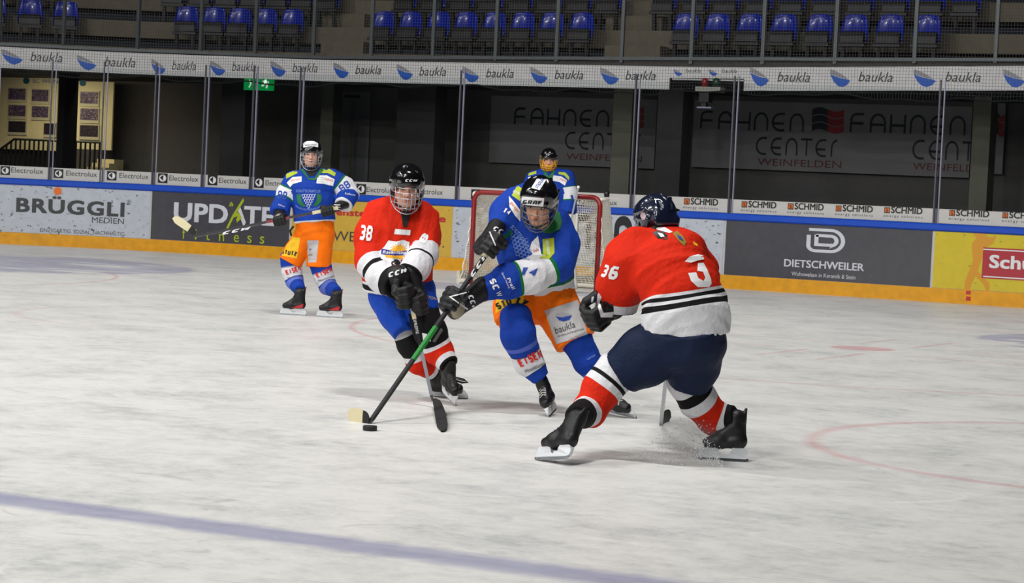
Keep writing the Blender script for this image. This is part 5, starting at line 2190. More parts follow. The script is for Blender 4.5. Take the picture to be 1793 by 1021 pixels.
    for s_, kn in ((s1, kL), (s2, kR)):
        S = Sculpt()
        pts = [(pt(x, y, dz), w * pl.D / F) for x, y, dz, w in kn] + [(s_['ankle'] + np.array([0, 0, .02]), .058)]
        tt = [0, .3, .65, 1]
        for i in range(3):
            S.seg(pts[i][0], pts[i + 1][0], pts[i][1], pts[i][1] * .9, pts[i + 1][1], pts[i + 1][1] * .9, k=.02, t=(tt[i], tt[i + 1]), flat=(False, i == 2))
        so = sculpt_obj('sock', S, .007, SK, rt, 1, (.004, 4, 13, None))
        if s_ is s1:
            dblock('EISEN', 502, 482, 528, 473, 9, so, REDP, gap=.16)
            dtext('Mittelthurgau', 504, 489, 529, 482, 3, so, INK)
        else:
            dblock('EISEN', 556, 487, 583, 475, 9, so, REDP, gap=.16)
            dtext('Mittelthurgau', 558, 494, 586, 484, 3, so, INK)
    # gloves and stick
    butt, heel, tip = pt(592, 364, -.34), pt(341, 414, -.30), pt(299, 386, -.28)
    ax = nrm(heel - butt)
    stick('black hockey stick with white lettering held raised by the left blue player', butt, heel, tip, segs=((.34, .50, STICKR, 'red_section'), (.05, .1, STICKB, 'grip_section')), butt_len=.25, blade_up=nrm(P(0, 0, 10) * 0 + U_ * .55 + R_ * .75 * 1.0), bh=.075, curve=.02)
    d_ = lambda x, y, off=0: pt(x, y, -.32)
    # lettering on the shaft
    a0, a1 = pt(388, 410.5, -.335), pt(434, 401.5, -.336)
    e1, e2 = a1 - a0, nrm(U_ * .97 - R_ * .18) * .027
    so_ = [o for o in bpy.data.objects if o.name.startswith('shaft')][-1]
    for v, f in blockword('CCM', .24, .18, .35):
        mesh_obj('lettering', [a0 + e1 * q[0] + e2 * q[1] - e2 * .2 for q in v], f, WHITE, so_)
    gl1 = glove(rt, pt(489, 371, -.13), butt + ax * np.linalg.norm(pt(489, 384, -.32) - butt), ax, side=1, sc=.92)
    gl2 = glove(rt, pt(603, 355, -.12), butt + ax * .10, -ax, side=-1, sc=.92)
    dblock('CCM', 582, 352, 600, 350, 5, gl2, WHITE, shear=.3)
    for k in range(3):
        dpoly([(585, 358 + 4 * k), (596, 358.5 + 4 * k), (596, 359.6 + 4 * k), (585, 359.2 + 4 * k)], gl2, KITW, 'trim_line')
    # helmet marks
    dpoly([(531, 250), (538, 247), (550, 247), (557, 251), (557, 258), (546, 255.5), (531, 258.5)], hd['helmet'], KITW, 'white_label', g=2, off=.006)
    dtext('warrior', 533, 255.5, 555, 254.5, 3.6, hd['helmet'], BLACK, bold=.03, g=3, off=.009)


# ================================================================== red player with the ball of the play
def player_red():
    pl = Player(14.2, 'person in red jersey and blue shorts leaning forward, both hands on a dark stick', 790, 705)
    rt, pt = pl.root, pl.pt
    ld_ = mat('lace_dark', (56, 56, 54), .8)
    s1 = skate(rt, ground(797, 711), 292, 14, 3, .78, lace=ld_)
    s2 = skate(rt, ground(818, 699), 340, 0, 42, .84, lace=ld_)
    kN = [(741, 548, -.04, 27), (753, 580, -.10, 27), (768, 615, -.06, 24)]
    kF = [(706, 575, .04, 21), (719, 602, .06, 22), (733, 635, .12, 20)]
    hd = head(rt, pt(712.5, 330, -.12), frame(6, 10, 1), pt(711, 382, .02), HELK, CAGE, sc=1.0, wire=.0026,
              body_ops=limb_body(pl, [[(711, 378, .02, 17), (700, 430, .06, 34), (702, 500, .16, 38), (705, 520, .2, 38)],
                                      [(660, 390, .05, 14), (643, 440, .0, 13), (697, 490, -.22, 10)], [(748, 392, .05, 14), (757, 440, .0, 13), (725, 480, -.2, 10)],
                                      ], [((690, 520, .12, 24), kF, s2), ((735, 510, .12, 24), kN, s1)]))
    S = Sculpt()
    pl.chain(S, [(712, 358, .03, 24, 20, 0), (706, 376, .03, 54, 30, .12), (700, 405, .03, 62, 38, .35), (698, 445, .04, 60, 42, .6), (694, 485, .08, 57, 42, .85), (694, 508, .1, 58, 42, 1)], 0, k=.04, flat=(False, True))
    pl.chain(S, [(668, 383, .04, 30, 28, 0), (652, 412, .03, 28, 28, .25), (650, 455, -.03, 27, 27, .45), (669, 484, -.14, 26, 26, .65), (702, 502, -.26, 24, 24, 1)], 1, k=.04, flat=(False, True))
    pl.chain(S, [(738, 385, .04, 28, 28, 0), (746, 412, .02, 23, 26, .3), (744, 446, -.06, 23, 25, .55), (727, 470, -.18, 22, 22, .85), (718, 482, -.22, 20, 20, 1)], 2, k=.04, flat=(False, True))
    M0 = stripes('jersey_red_body', [(0, REDJ), (.86, WHT), (.88, BLK), (.94, WHT)])
    M1 = stripes('jersey_red_sleeve', [(0, REDJ), (.47, WHT), (.56, BLK), (.62, WHT), (.76, BLK)])
    M2 = stripes('jersey_red_sleeve_two', [(0, REDJ), (.50, WHT), (.66, BLK), (.70, WHT), (.93, BLK)])
    J = sculpt_obj('jersey', S, .0065, {0: M0, 1: M1, 2: M2}, rt, 1, (.013, 3.6, 21, (.2, 0, 1)))
    dpoly([(698, 352), (726, 352), (712, 398), (706, 398)], J, UNDER, 'undershirt', off=.005, g=5)
    dpoly([(692, 401), (719, 403), (718, 412), (690, 410)], J, KITW, 'white_patch')
    # crest: white badge, sun and blue ribbon
    dpoly([(673, 432), (680, 421), (694, 423), (706, 420), (717, 424), (716, 437), (711, 455), (700, 461), (684, 460), (667, 453), (664, 440)], J, KITW, 'crest')
    dpoly([(668, 435), (690, 440), (713, 438), (712, 447), (690, 448), (667, 445)], J, mat('crest_blue', (40, 50, 140), .7), 'crest_ribbon', off=.004)
    sun = []
    for i in range(22):
        a = math.pi * (i / 21) * 1.1 - .15
        r_ = 17 if i % 2 else 10
        sun.append((698 + r_ * math.cos(a), 439 - r_ * .8 * math.sin(a)))
    dpoly(sun, J, mat('crest_sun', (236, 170, 30), .7), 'crest_sun', off=.004)
    dpoly([(674, 446), (708, 448), (706, 454), (676, 451)], J, mat('crest_sun', (236, 170, 30), .7), 'crest_banner', off=.004)
    dtext('Rasenfang', 670, 444, 712, 445, 5.5, J, WHITE, bold=.04, shear=.2, off=.006)
    v, f = poly2d([(693 + 8 * math.cos(a), 461 + 7 * math.sin(a)) for a in np.linspace(0, 2 * math.pi, 19)[:-1]])
    decal(v, f, J, BLACK, 'round_emblem', off=.004)
    dblock('38', 628, 419, 650, 422, 26, J, KITW, wt=.2)
    dblock('8', 743, 428, 752, 413, 12, J, KITW, wt=.25)
    # shorts
    S = Sculpt()
    pl.chain(S, [(700, 500, .12, 52, 44), (702, 515, .14, 52, 46)], 0, k=.03, flat=(True, False))
    pl.chain(S, [(680, 518, .12, 34, 38), (695, 548, .06, 31, 34), (710, 583, .0, 22, 30)], 0, k=.03, flat=(False, True))
    pl.chain(S, [(730, 508, .10, 32, 36), (738, 535, .0, 27, 34), (745, 556, -.05, 25, 32)], 0, k=.03, flat=(False, True))
    Pn = sculpt_obj('shorts', S, .0075, mat('shorts_blue', (20, 66, 170), .65, bump=(22, .5, .02), spec=.15), rt, 1, (.006, 2.5, 22, (0, 0, 1)))
    dtext('EASTON', 737, 520, 764, 526, 5, Pn, mat('print_gold', (190, 170, 110), .6), bold=.02)
    # skates and socks
    b = MB()
    q = s1['q']
    for w_ in (0, .012):
        b.tube([q(-.17, 0, .25), pt(795, 660 + w_ * 200, -.10), pt(812, 664 + w_ * 200, -.10), pt(820, 670, -.09), pt(808, 669 + w_ * 150, -.10), pt(792, 664, -.09)], .0042, 5)
    b.build('lace_loop', UNDER, s1['root'], smooth=True)
    SK1 = stripes('sock_black_red', [(0, BLK), (.46, WHT), (.56, REDJ), (.80, WHT), (.94, BLK)], bump=(30, .5, .02))
    SK2 = stripes('sock_black_red_two', [(0, (170, 170, 172)), (.16, BLK), (.42, WHT), (.55, REDJ), (.86, WHT), (.96, BLK)], bump=(30, .5, .02))
    # near leg
    S = Sculpt()
    A = s1['ankle']
    K = [(pt(*q_[:3]), q_[3]) for q_ in kN] + [(A + np.array([0, 0, .0]), 16.5)]
    tt = [0, .3, .62, 1]
    sc = pl.D / F
    for i in range(3):
        S.seg(K[i][0], K[i + 1][0], K[i][1] * sc, K[i][1] * sc * .95, K[i + 1][1] * sc, K[i + 1][1] * sc * .95, k=.03, t=(tt[i], tt[i + 1]), flat=(False, i == 2))
    so = sculpt_obj('sock', S, .006, SK1, rt, 1, (.006, 3.5, 23, None))
    dpoly([(739, 583), (748, 585), (747, 597), (741, 598)], so, KITW, 'knee_badge')
    dtext('99', 748, 602, 756, 597, 8, so, KITW, bold=.06)
    dpoly([(757, 598), (772, 574), (776, 578), (762, 600)], so, mat('pad_grey', (92, 92, 92), .7), 'pad_panel')
    S = Sculpt()
    A = s2['ankle']
    K = [(pt(*q_[:3]), q_[3]) for q_ in kF] + [(A + np.array([0, 0, .0]), 16)]
    for i in range(3):
        S.seg(K[i][0], K[i + 1][0], K[i][1] * sc, K[i][1] * sc * .95, K[i + 1][1] * sc, K[i + 1][1] * sc * .95, k=.03, t=(tt[i], tt[i + 1]), flat=(False, i == 2))
    sculpt_obj('sock', S, .006, SK2, rt, 1, (.006, 3.5, 24, None))
    # stick and gloves
    heel = ground(766, 745) + np.array([0, 0, .03])
    butt = pt(713, 501, -.31)
    tip = ground(768, 757) + nrm(np.array([T_[0], T_[1], 0])) * .10 + R_ * .01 + np.array([0, 0, .0])
    heel = pt(757, 700, -.34)
    hz = heel.copy()
    tipg = ground(767, 757)
    r_, so_ = stick('dark hockey stick with silver lower shaft held by the red player, blade on the ice', butt, hz, tipg, segs=((.52, .97, STICKS, 'silver_section'), (.14, .30, STICKB, 'grip_section')), blade_mat=TAPEK, butt_tape=TAPEW, butt_len=.2, blade_up=T_ * .9 + R_ * .42, bh=.06, curve=.0)
    ax = nrm(hz - butt)
    L = np.linalg.norm(hz - butt)
    v, f = glyphs('SUPREME', .03, 0, 1.1)
    a0 = butt + ax * L * .26 - FW * .014
    e1, e2 = ax * L * .16, nrm(np.cross(FW, ax)) * .018
    e2 = e2 if e2 @ R_ > 0 else -e2
    mesh_obj('lettering', [a0 + e1 * q_[0] + e2 * (q_[1] - .5) for q_ in v], f, LGREY, so_)
    gA = glove(rt, pt(694, 482, -.27), pt(706, 519, -.33), ax, side=1 if True else -1, sc=1.08, cuffr=.066, wmat=mat('glove_grey', (62, 64, 64), .5))
    gB = glove(rt, pt(718, 478, -.22), pt(731, 532, -.30), ax, side=1, sc=.98, cuffr=.06)
    dblock('CCM', 680, 486, 711, 477, 8, gA, KITW, shear=.35, off=.004)
    dpoly([(678, 514), (684, 512), (688, 530), (681, 534)], gA, PALM, 'palm_panel')
    dblock('CCM', 709, 318, 729, 318.5, 4.4, hd['helmet'], KITW, shear=.3, g=3, off=.005)


# ================================================================== blue player with the puck
def player_centre():
    pl = Player(13.75, 'person in blue jersey and orange shorts striding, reaching a stick to the puck', 960, 725)
    rt, pt = pl.root, pl.pt
    sc = pl.D / F
    s1 = skate(rt, ground(962, 731), 258, 8, 25, .76, lace=LACE)
    s2 = skate(rt, ground(1115, 733), 314, 4, 46, .80, lace=LACE)
    kL = [(903, 556, -.12, 28), (908, 588, -.14, 29), (925, 632, -.07, 25)]
    kR = [(1008, 592, .03, 29), (1028, 632, .05, 24), (1052, 668, .08, 20)]
    hd = head(rt, pt(943, 356, -.22), frame(-10, 26, 3), pt(948, 402, .02), HELK, CAGED, sc=1.04, wire=.0022,
              body_ops=limb_body(pl, [[(948, 398, .02, 18), (940, 440, .05, 34), (942, 490, .12, 40), (945, 515, .15, 42)],
                                      [(893, 375, .03, 14), (872, 392, -.02, 12), (862, 430, -.2, 10)], [(985, 425, .03, 14), (965, 480, -.12, 13), (842, 508, -.3, 10)],
                                      ], [((915, 520, .1, 24), kL, s1), ((972, 520, .12, 24), kR, s2)]))
    S = Sculpt()
    pl.chain(S, [(942, 385, .0, 38, 26, 0), (938, 405, .02, 58, 34, .18), (935, 440, .03, 60, 40, .45), (942, 472, .06, 59, 42, .72), (944, 504, .10, 62, 44, 1)], 0, k=.04, flat=(False, True))
    pl.chain(S, [(925, 352, .04, 30, 28, 0), (905, 358, .02, 27, 27, .3), (884, 376, .0, 23, 25, .6), (874, 402, -.08, 22, 22, 1)], 1, k=.05, flat=(False, True))
    pl.chain(S, [(968, 395, .03, 32, 30, 0), (984, 430, -.02, 26, 28, .2), (974, 462, -.10, 27, 27, .36), (930, 484, -.18, 28, 26, .56), (890, 492, -.22, 26, 24, .76), (846, 508, -.30, 19, 20, 1)], 2, k=.05, flat=(False, True))
    M0 = stripes('jersey_blue_body', [(0, BLU), (.80, GRN), (.84, WHT)])
    M1 = stripes('jersey_blue_upper_sleeve', [(0, BLU), (.99, GRN)])
    M2 = stripes('jersey_blue_long_sleeve', [(0, BLU), (.395, GRN), (.425, WHT), (.67, GRN), (.705, BLU)])
    J = sculpt_obj('jersey', S, .0062, {0: M0, 1: M1, 2: M2}, rt, 1, (.013, 3.6, 31, (.5, 0, .8)))
    dpoly([(950, 402), (962, 395), (974, 368), (980, 372), (984, 388), (981, 401), (966, 409), (952, 408)], J, GRNP, 'collar', off=.008, g=4)
    dpoly([(896, 342), (906, 324), (918, 333), (910, 352)], J, LIMEP, 'lime_patch')
    dtext('agrisano', 898, 336, 913, 343, 6, J, WHITE)
    dpoly([(891, 343), (899, 352), (911, 368), (911, 388), (902, 378), (892, 362)], J, KITW, 'white_patch')
    dtext('garage', 893, 355, 906, 372, 5, J, ORANGE, bold=.03)
    dblock('14', 880, 370, 891, 377, 9, J, KITW)
    dpoly([(931, 424), (942, 413), (948, 447), (934, 447), (927, 437)], J, KITW, 'white_patch')
    dtext('Hefe', 935, 443, 944, 440, 6, J, REDP, bold=.05)
    dpoly([(950, 419), (970, 416), (971, 443), (962, 453), (944, 452), (951, 446)], J, LIMEP, 'lime_patch')
    dtext('agrisano', 956, 421, 959, 446, 7, J, KITW, bold=.02, up=(1, 0), off=.004)
    dtext('SCHLITTSCHUHCLUB', 893, 398, 926, 444, 7, J, PALEB, bold=.03, arcb=2)
    for r_ in range(6):
        for c_ in range(5):
            x = 897 + c_ * 6.2 + r_ * 1.8
            y = 414 + r_ * 6.8 + c_ * 2.4 - 3
            if c_ + r_ * .4 > 5.2:
                continue
            v, f = stroke2d([arc(x, y, 3.0, 0, 300, 8)], .8)
            decal(v, f, J, PALEB, 'crest_mark', g=8)
    dblock('SC', 856, 490, 865, 509, 11, J, KITW, up=(1, -.3), off=.004)
    dtext('W', 868, 512, 871, 520, 9, J, KITW, bold=.05, up=(1, -.3), off=.004)
    dtext('Prall', 887, 488, 897, 507, 6, J, KITW, bold=.03, up=(1, -.3), off=.004)
    dtext('Sanitär Heizung', 878, 478, 891, 505, 3, J, KITW, up=(1, -.3), off=.004)
    dblock('14', 908, 480, 938, 484, 15, J, BLUP, shear=.3, off=.004)
    # shorts
    S = Sculpt()
    pl.chain(S, [(940, 497, .12, 60, 46), (940, 520, .12, 64, 48)], 0, k=.03, flat=(True, False))
    pl.chain(S, [(903, 516, .08, 36, 40), (900, 540, -.02, 34, 38), (896, 568, -.07, 29, 34)], 0, k=.03, flat=(False, True))
    pl.chain(S, [(968, 520, .1, 38, 40), (985, 556, .06, 37, 38), (1008, 599, .02, 36, 36)], 0, k=.03, flat=(False, True))
    Pn = sculpt_obj('shorts', S, .0075, mat('shorts_orange', ORG, .65, bump=(22, .5, .02), spec=.15), rt, 1, (.010, 3.5, 32, (0, 0, 1)))
    dpoly([(870, 515), (915, 512), (922, 545), (900, 533), (884, 538), (867, 550)], Pn, YELP, 'yellow_patch')
    dblock('STU', 871, 543, 897, 532, 12, Pn, BLACK, wt=.24, gap=.12, off=.004)
    dblock('TZ', 900, 531, 922, 538, 12, Pn, BLACK, wt=.24, gap=.12, off=.004)
    dpoly([(953, 544), (1012, 525), (1029, 586), (974, 603)], Pn, GREYP, 'grey_patch', off=.007)
    dpoly([(973, 554), (985, 556), (1002, 552), (997, 560), (987, 563), (979, 561)], Pn, BLUP, 'emblem', off=.009)
    dpoly([(972, 550), (985, 547), (1001, 551), (986, 555)], Pn, mat('ink_pale_grey', (160, 160, 166), .5), 'emblem_shade', off=.009)
    dtext('baukla', 973, 585, 1008, 573, 12, Pn, INK, shear=.15, bold=.01, off=.009)
    dtext('GENERALUNTERNEHMUNG', 976, 591, 1023, 577, 3, Pn, INK, bold=.02, off=.009)
    # skates
    SKA = stripes('sock_blue_banner', [(0, BLU), (.30, (84, 100, 190)), (.36, BLU), (.475, (30, 32, 60)), (.485, WHT), (.735, (30, 32, 60)), (.745, BLU)], bump=(30, .5, .02))
    SKB = stripes('sock_blue', [(0, BLU), (.34, (96, 110, 196)), (.40, BLU)], bump=(30, .5, .02))
    for s_, kn, M in ((s1, kL, SKA), (s2, kR, SKB)):
        S = Sculpt()
        K = [(pt(x, y, dz), w * sc) for x, y, dz, w in kn] + [(s_['ankle'] + np.array([0, 0, .01]), 16 * sc)]
        tt = [0, .26, .6, 1]
        for i in range(3):
            S.seg(K[i][0], K[i + 1][0], K[i][1], K[i][1] * .95, K[i + 1][1], K[i + 1][1] * .95, k=.03, t=(tt[i], tt[i + 1]), flat=(False, i == 2))
        so = sculpt_obj('sock', S, .006, M, rt, 1, (.006, 3.5, 33, None))
        if s_ is s1:
            dblock('EISEN', 912, 644, 952, 625, 15, so, REDP, gap=.16, off=.004)
            dtext('Mittelthurgau', 921, 654, 957, 638, 6, so, INK, bold=.02, off=.004)
        else:
            dtext('corner', 1029, 631, 1044, 623, 5, so, PALEB, off=.004)
    # stick: top hand near the chest, blade beside the puck
    butt = pt(866, 424, -.32)
    heel = ground(646, 742)
    r_, so_ = stick('black hockey stick with green section reaching from the central blue player to puck', butt, heel, ground(613, 737) + np.array([0, 0, .0]), segs=((.48, .66, STICKG, 'green_section'),), butt_len=.12, bh=.075, curve=-.02)
    ax = nrm(heel - butt)
    L = np.linalg.norm(heel - butt)
    a0 = butt + ax * L * .20 - FW * .016
    e1, e2 = -ax * L * .13, nrm(np.cross(FW, ax)) * .022
    e2 = e2 if e2 @ U_ > 0 else -e2
    a0 = butt + ax * L * .20 - FW * .016
    for v, f in blockword('CCM', .24, .18, .3):
        mesh_obj('lettering', [a0 + e1 * q_[0] + e2 * (q_[1] - .5) for q_ in v], f, WHITE, so_)
    pos = lambda x: butt + ax * np.interp(x, [646, 866], [L, 0])
    gA = glove(rt, pt(876, 394, -.07), pos(861), ax, side=-1, sc=1.1, cuffr=.056)
    gB = glove(rt, pt(846, 508, -.30), pos(791), ax, side=-1, sc=1.06, cuffr=.066)
    dblock('CCM', 862, 402, 887, 415, 8, gA, KITW, shear=.2, off=.004)
    dpoly([(856, 406), (858, 405), (869, 430), (867, 431)], gA, KITW, 'trim_line')
    dblock('CCM', 819, 518, 828, 543, 9, gB, KITW, up=(1, -.2), off=.004)
    dpoly([(786, 519), (821, 510), (821, 512), (787, 521)], gB, KITW, 'trim_line', off=.004)
    dpoly([(788, 521), (790, 520), (820, 541), (818, 543)], gB, KITW, 'trim_line', off=.004)
    # helmet marks
    dpoly([(914, 344), (953, 347), (951, 362), (910, 358)], hd['helmet'], KITW, 'white_label', g=3, off=.005)
    dblock('GRAF', 914, 357, 948, 359.5, 7.5, hd['helmet'], BLACK, shear=.3, g=3, off=.008)
    dpoly([(940, 313), (957, 314), (945, 333), (930, 329)], hd['helmet'], KITW, 'white_label', g=3, off=.005)
    dtext('STADLER', 941, 330, 953, 314, 5.5, hd['helmet'], mat('ink_navy', (50, 80, 160), .6), bold=.06, g=3, off=.008)


# ================================================================== red player from behind
def player_back():
    pl = Player(11.62, 'person in red jersey, navy shorts and navy helmet seen from behind, legs wide', 1120, 800)
    rt, pt = pl.root, pl.pt
    sc = pl.D / F
    ld_ = mat('lace_dark', (56, 56, 54), .8)
    s1 = skate(rt, ground(937, 806), 128, 8, 32, .88, lace=ld_)
    s2 = skate(rt, ground(1225, 805), 176, 0, 10, .84, lace=ld_)
    kL = [(1082, 648, .02, 38), (1052, 684, .0, 33), (1033, 718, -.03, 29)]
    kR = [(1200, 668, .07, 34), (1222, 700, .12, 32), (1252, 735, .18, 28)]
    hd = head(rt, pt(1147, 391, .10), frame(204, 14, 2), pt(1152, 420, .0), HELN, CAGED, sc=.98, face=True, hair=True,
              body_ops=limb_body(pl, [[(1152, 416, .0, 20), (1170, 470, -.05, 42), (1195, 540, -.12, 46), (1205, 585, -.12, 46)],
                                      [(1100, 440, .0, 18), (1080, 500, .1, 15), (1055, 545, .25, 11)], [(1215, 450, .05, 18), (1230, 520, .3, 15), (1170, 570, .55, 12)],
                                      ], [((1180, 595, -.1, 30), kL, s1), ((1225, 600, -.05, 28), kR, s2)]))
    S = Sculpt()
    pl.chain(S, [(1151, 424, .02, 34, 26, 0), (1155, 442, .0, 58, 38, .12), (1168, 462, -.06, 66, 46, .35), (1194, 500, -.10, 63, 48, .60), (1201, 548, -.11, 71, 50, .86), (1204, 587, -.10, 73, 52, 1)], 0, k=.04, flat=(False, True))
    pl.chain(S, [(1113, 432, .0, 35, 34, 0), (1096, 455, .02, 37, 38, .3), (1086, 495, .06, 37, 36, .6), (1078, 540, .12, 35, 32, 1)], 1, k=.05, flat=(False, True))
    pl.chain(S, [(1198, 436, .02, 34, 34, 0), (1218, 470, .12, 32, 36, .4), (1215, 520, .34, 30, 34, .7), (1180, 560, .5, 26, 26, 1)], 2, k=.05, flat=(False, True))
    M0 = stripes('jersey_red_back', [(0, REDJ), (.665, WHT), (.705, BLK), (.755, WHT), (.79, BLK), (.835, WHT)])
    M1 = stripes('jersey_red_cuff', [(0, REDJ), (.80, WHT), (.97, BLK)])
    J = sculpt_obj('jersey', S, .0062, {0: M0, 1: M1, 2: M1}, rt, 1, (.018, 2.8, 41, (.7, 0, .6)))
    dpoly([(1148, 398), (1165, 398), (1178, 406), (1172, 408), (1150, 402)], J, KITW, 'collar_label', off=.006)
    dpoly([(1143, 407), (1150, 404), (1162, 406), (1169, 412), (1168, 419), (1152, 418)], J, BLACK, 'shoulder_badge', off=.004)
    dpoly([(1151, 407), (1160, 409), (1164, 414), (1157, 415)], J, KITW, 'badge_mark', off=.007)
    dpoly([(1178, 408), (1186, 404), (1197, 414), (1202, 424), (1198, 431), (1187, 420)], J, mat('badge_olive', (140, 118, 30), .7), 'shoulder_badge', off=.004)
    dpoly([(1184, 410), (1192, 414), (1197, 422), (1189, 418)], J, mat('crest_blue', (40, 50, 140), .7), 'badge_mark', off=.007)
    dpoly([(1213, 422), (1221, 427), (1222, 432), (1215, 428)], J, YELP, 'badge_mark', off=.004)
    dpoly([(1199, 458), (1208, 449), (1222, 445), (1231, 447), (1233, 454), (1222, 456), (1210, 460)], J, KITW, 'name_bar', off=.009)
    # the figure 3, wrapped round the side of the back
    dpoly([(1222, 461), (1232, 460), (1238, 471), (1245, 488), (1246, 497), (1242, 503), (1222, 503), (1210, 492), (1205, 478), (1219, 477), (1223, 487), (1232, 492), (1235, 486), (1231, 476), (1221, 474)], J, KITW, 'number', off=.004)
    dblock('6', 1063, 487, 1078, 491, 24, J, KITW, shear=.2, off=.004, name='number')
    dblock('3', 1050, 483, 1060, 486, 22, J, KITW, shear=.2, off=.004, name='number')
    # shorts
    S = Sculpt()
    pl.chain(S, [(1203, 575, -.12, 64, 56), (1205, 598, -.10, 63, 56)], 0, k=.03, flat=(True, False))
    pl.chain(S, [(1170, 597, -.08, 50, 48), (1130, 625, -.02, 50, 46), (1088, 652, .02, 42, 44)], 0, k=.04, flat=(False, True))
    pl.chain(S, [(1222, 602, -.05, 47, 48), (1214, 640, .02, 43, 44), (1205, 676, .06, 33, 40)], 0, k=.04, flat=(False, True))
    Pn = sculpt_obj('shorts', S, .0075, mat('shorts_navy', NAVY, .65, bump=(22, .5, .02), spec=.15), rt, 1, (.010, 3.2, 42, (.4, 0, 1)))
    # skates
    SKL = stripes('sock_red_left', [(0, WHT), (.17, BLK), (.23, WHT), (.31, REDJ), (.68, WHT), (.80, BLK)], bump=(30, .5, .02))
    SKR = stripes('sock_red_right', [(0, WHT), (.12, BLK), (.28, WHT), (.36, REDJ), (.66, WHT), (.79, BLK)], bump=(30, .5, .02))
    for s_, kn, M, sd in ((s1, kL, SKL, 43), (s2, kR, SKR, 44)):
        S = Sculpt()
        K = [(pt(x, y, dz), w * sc) for x, y, dz, w in kn] + [(s_['ankle'] + np.array([0, 0, .0]), 20.5 * sc)]
        tt = [0, .32, .62, 1]
        for i in range(3):
            S.seg(K[i][0], K[i + 1][0], K[i][1], K[i][1] * .95, K[i + 1][1], K[i + 1][1] * .95, k=.03, t=(tt[i], tt[i + 1]), flat=(False, i == 2))
        sculpt_obj('sock', S, .006, M, rt, 1, (.006, 3.2, sd, None))
    # stick beyond the body, blade low on the ice
    heel = ground(1157, 744)
    butt = pt(1178, 560, .62)
    r_, so_ = stick('grey hockey stick beyond the crouching red player, dark blade on the ice', butt, heel, heel + nrm(np.array([FW[0], FW[1], 0])) * .26 + R_ * .05, shaft_mat=STICKS, blade_mat=TAPEK, heel_mat=TAPEK, butt_len=.12, bh=.07)
    ax = nrm(heel - butt)
    glove(rt, pt(1188, 545, .52), butt + ax * .08, ax, side=1, sc=1.0)
    gG = glove(rt, pt(1070, 530, .10), pt(1043, 549, .06), nrm(U_ * -.6 + FW * .6 + R_ * .3), side=1, sc=1.12, cuffr=.072)
    dpoly([(1050, 508), (1057, 512), (1050, 530), (1057, 548), (1076, 546), (1072, 556), (1052, 556), (1045, 530), (1046, 516)], gG, KITW, 'white_panel', off=.004)
    dpoly([(1036, 520), (1040, 519), (1037, 540), (1033, 540)], gG, LGREY, 'trim_line', off=.004)
    dpoly([(1123, 372), (1129, 372), (1131, 378), (1129, 385), (1124, 385), (1121, 378)], hd['helmet'], mat('ear_pad', (170, 150, 150), .6), 'ear_opening', off=.004)


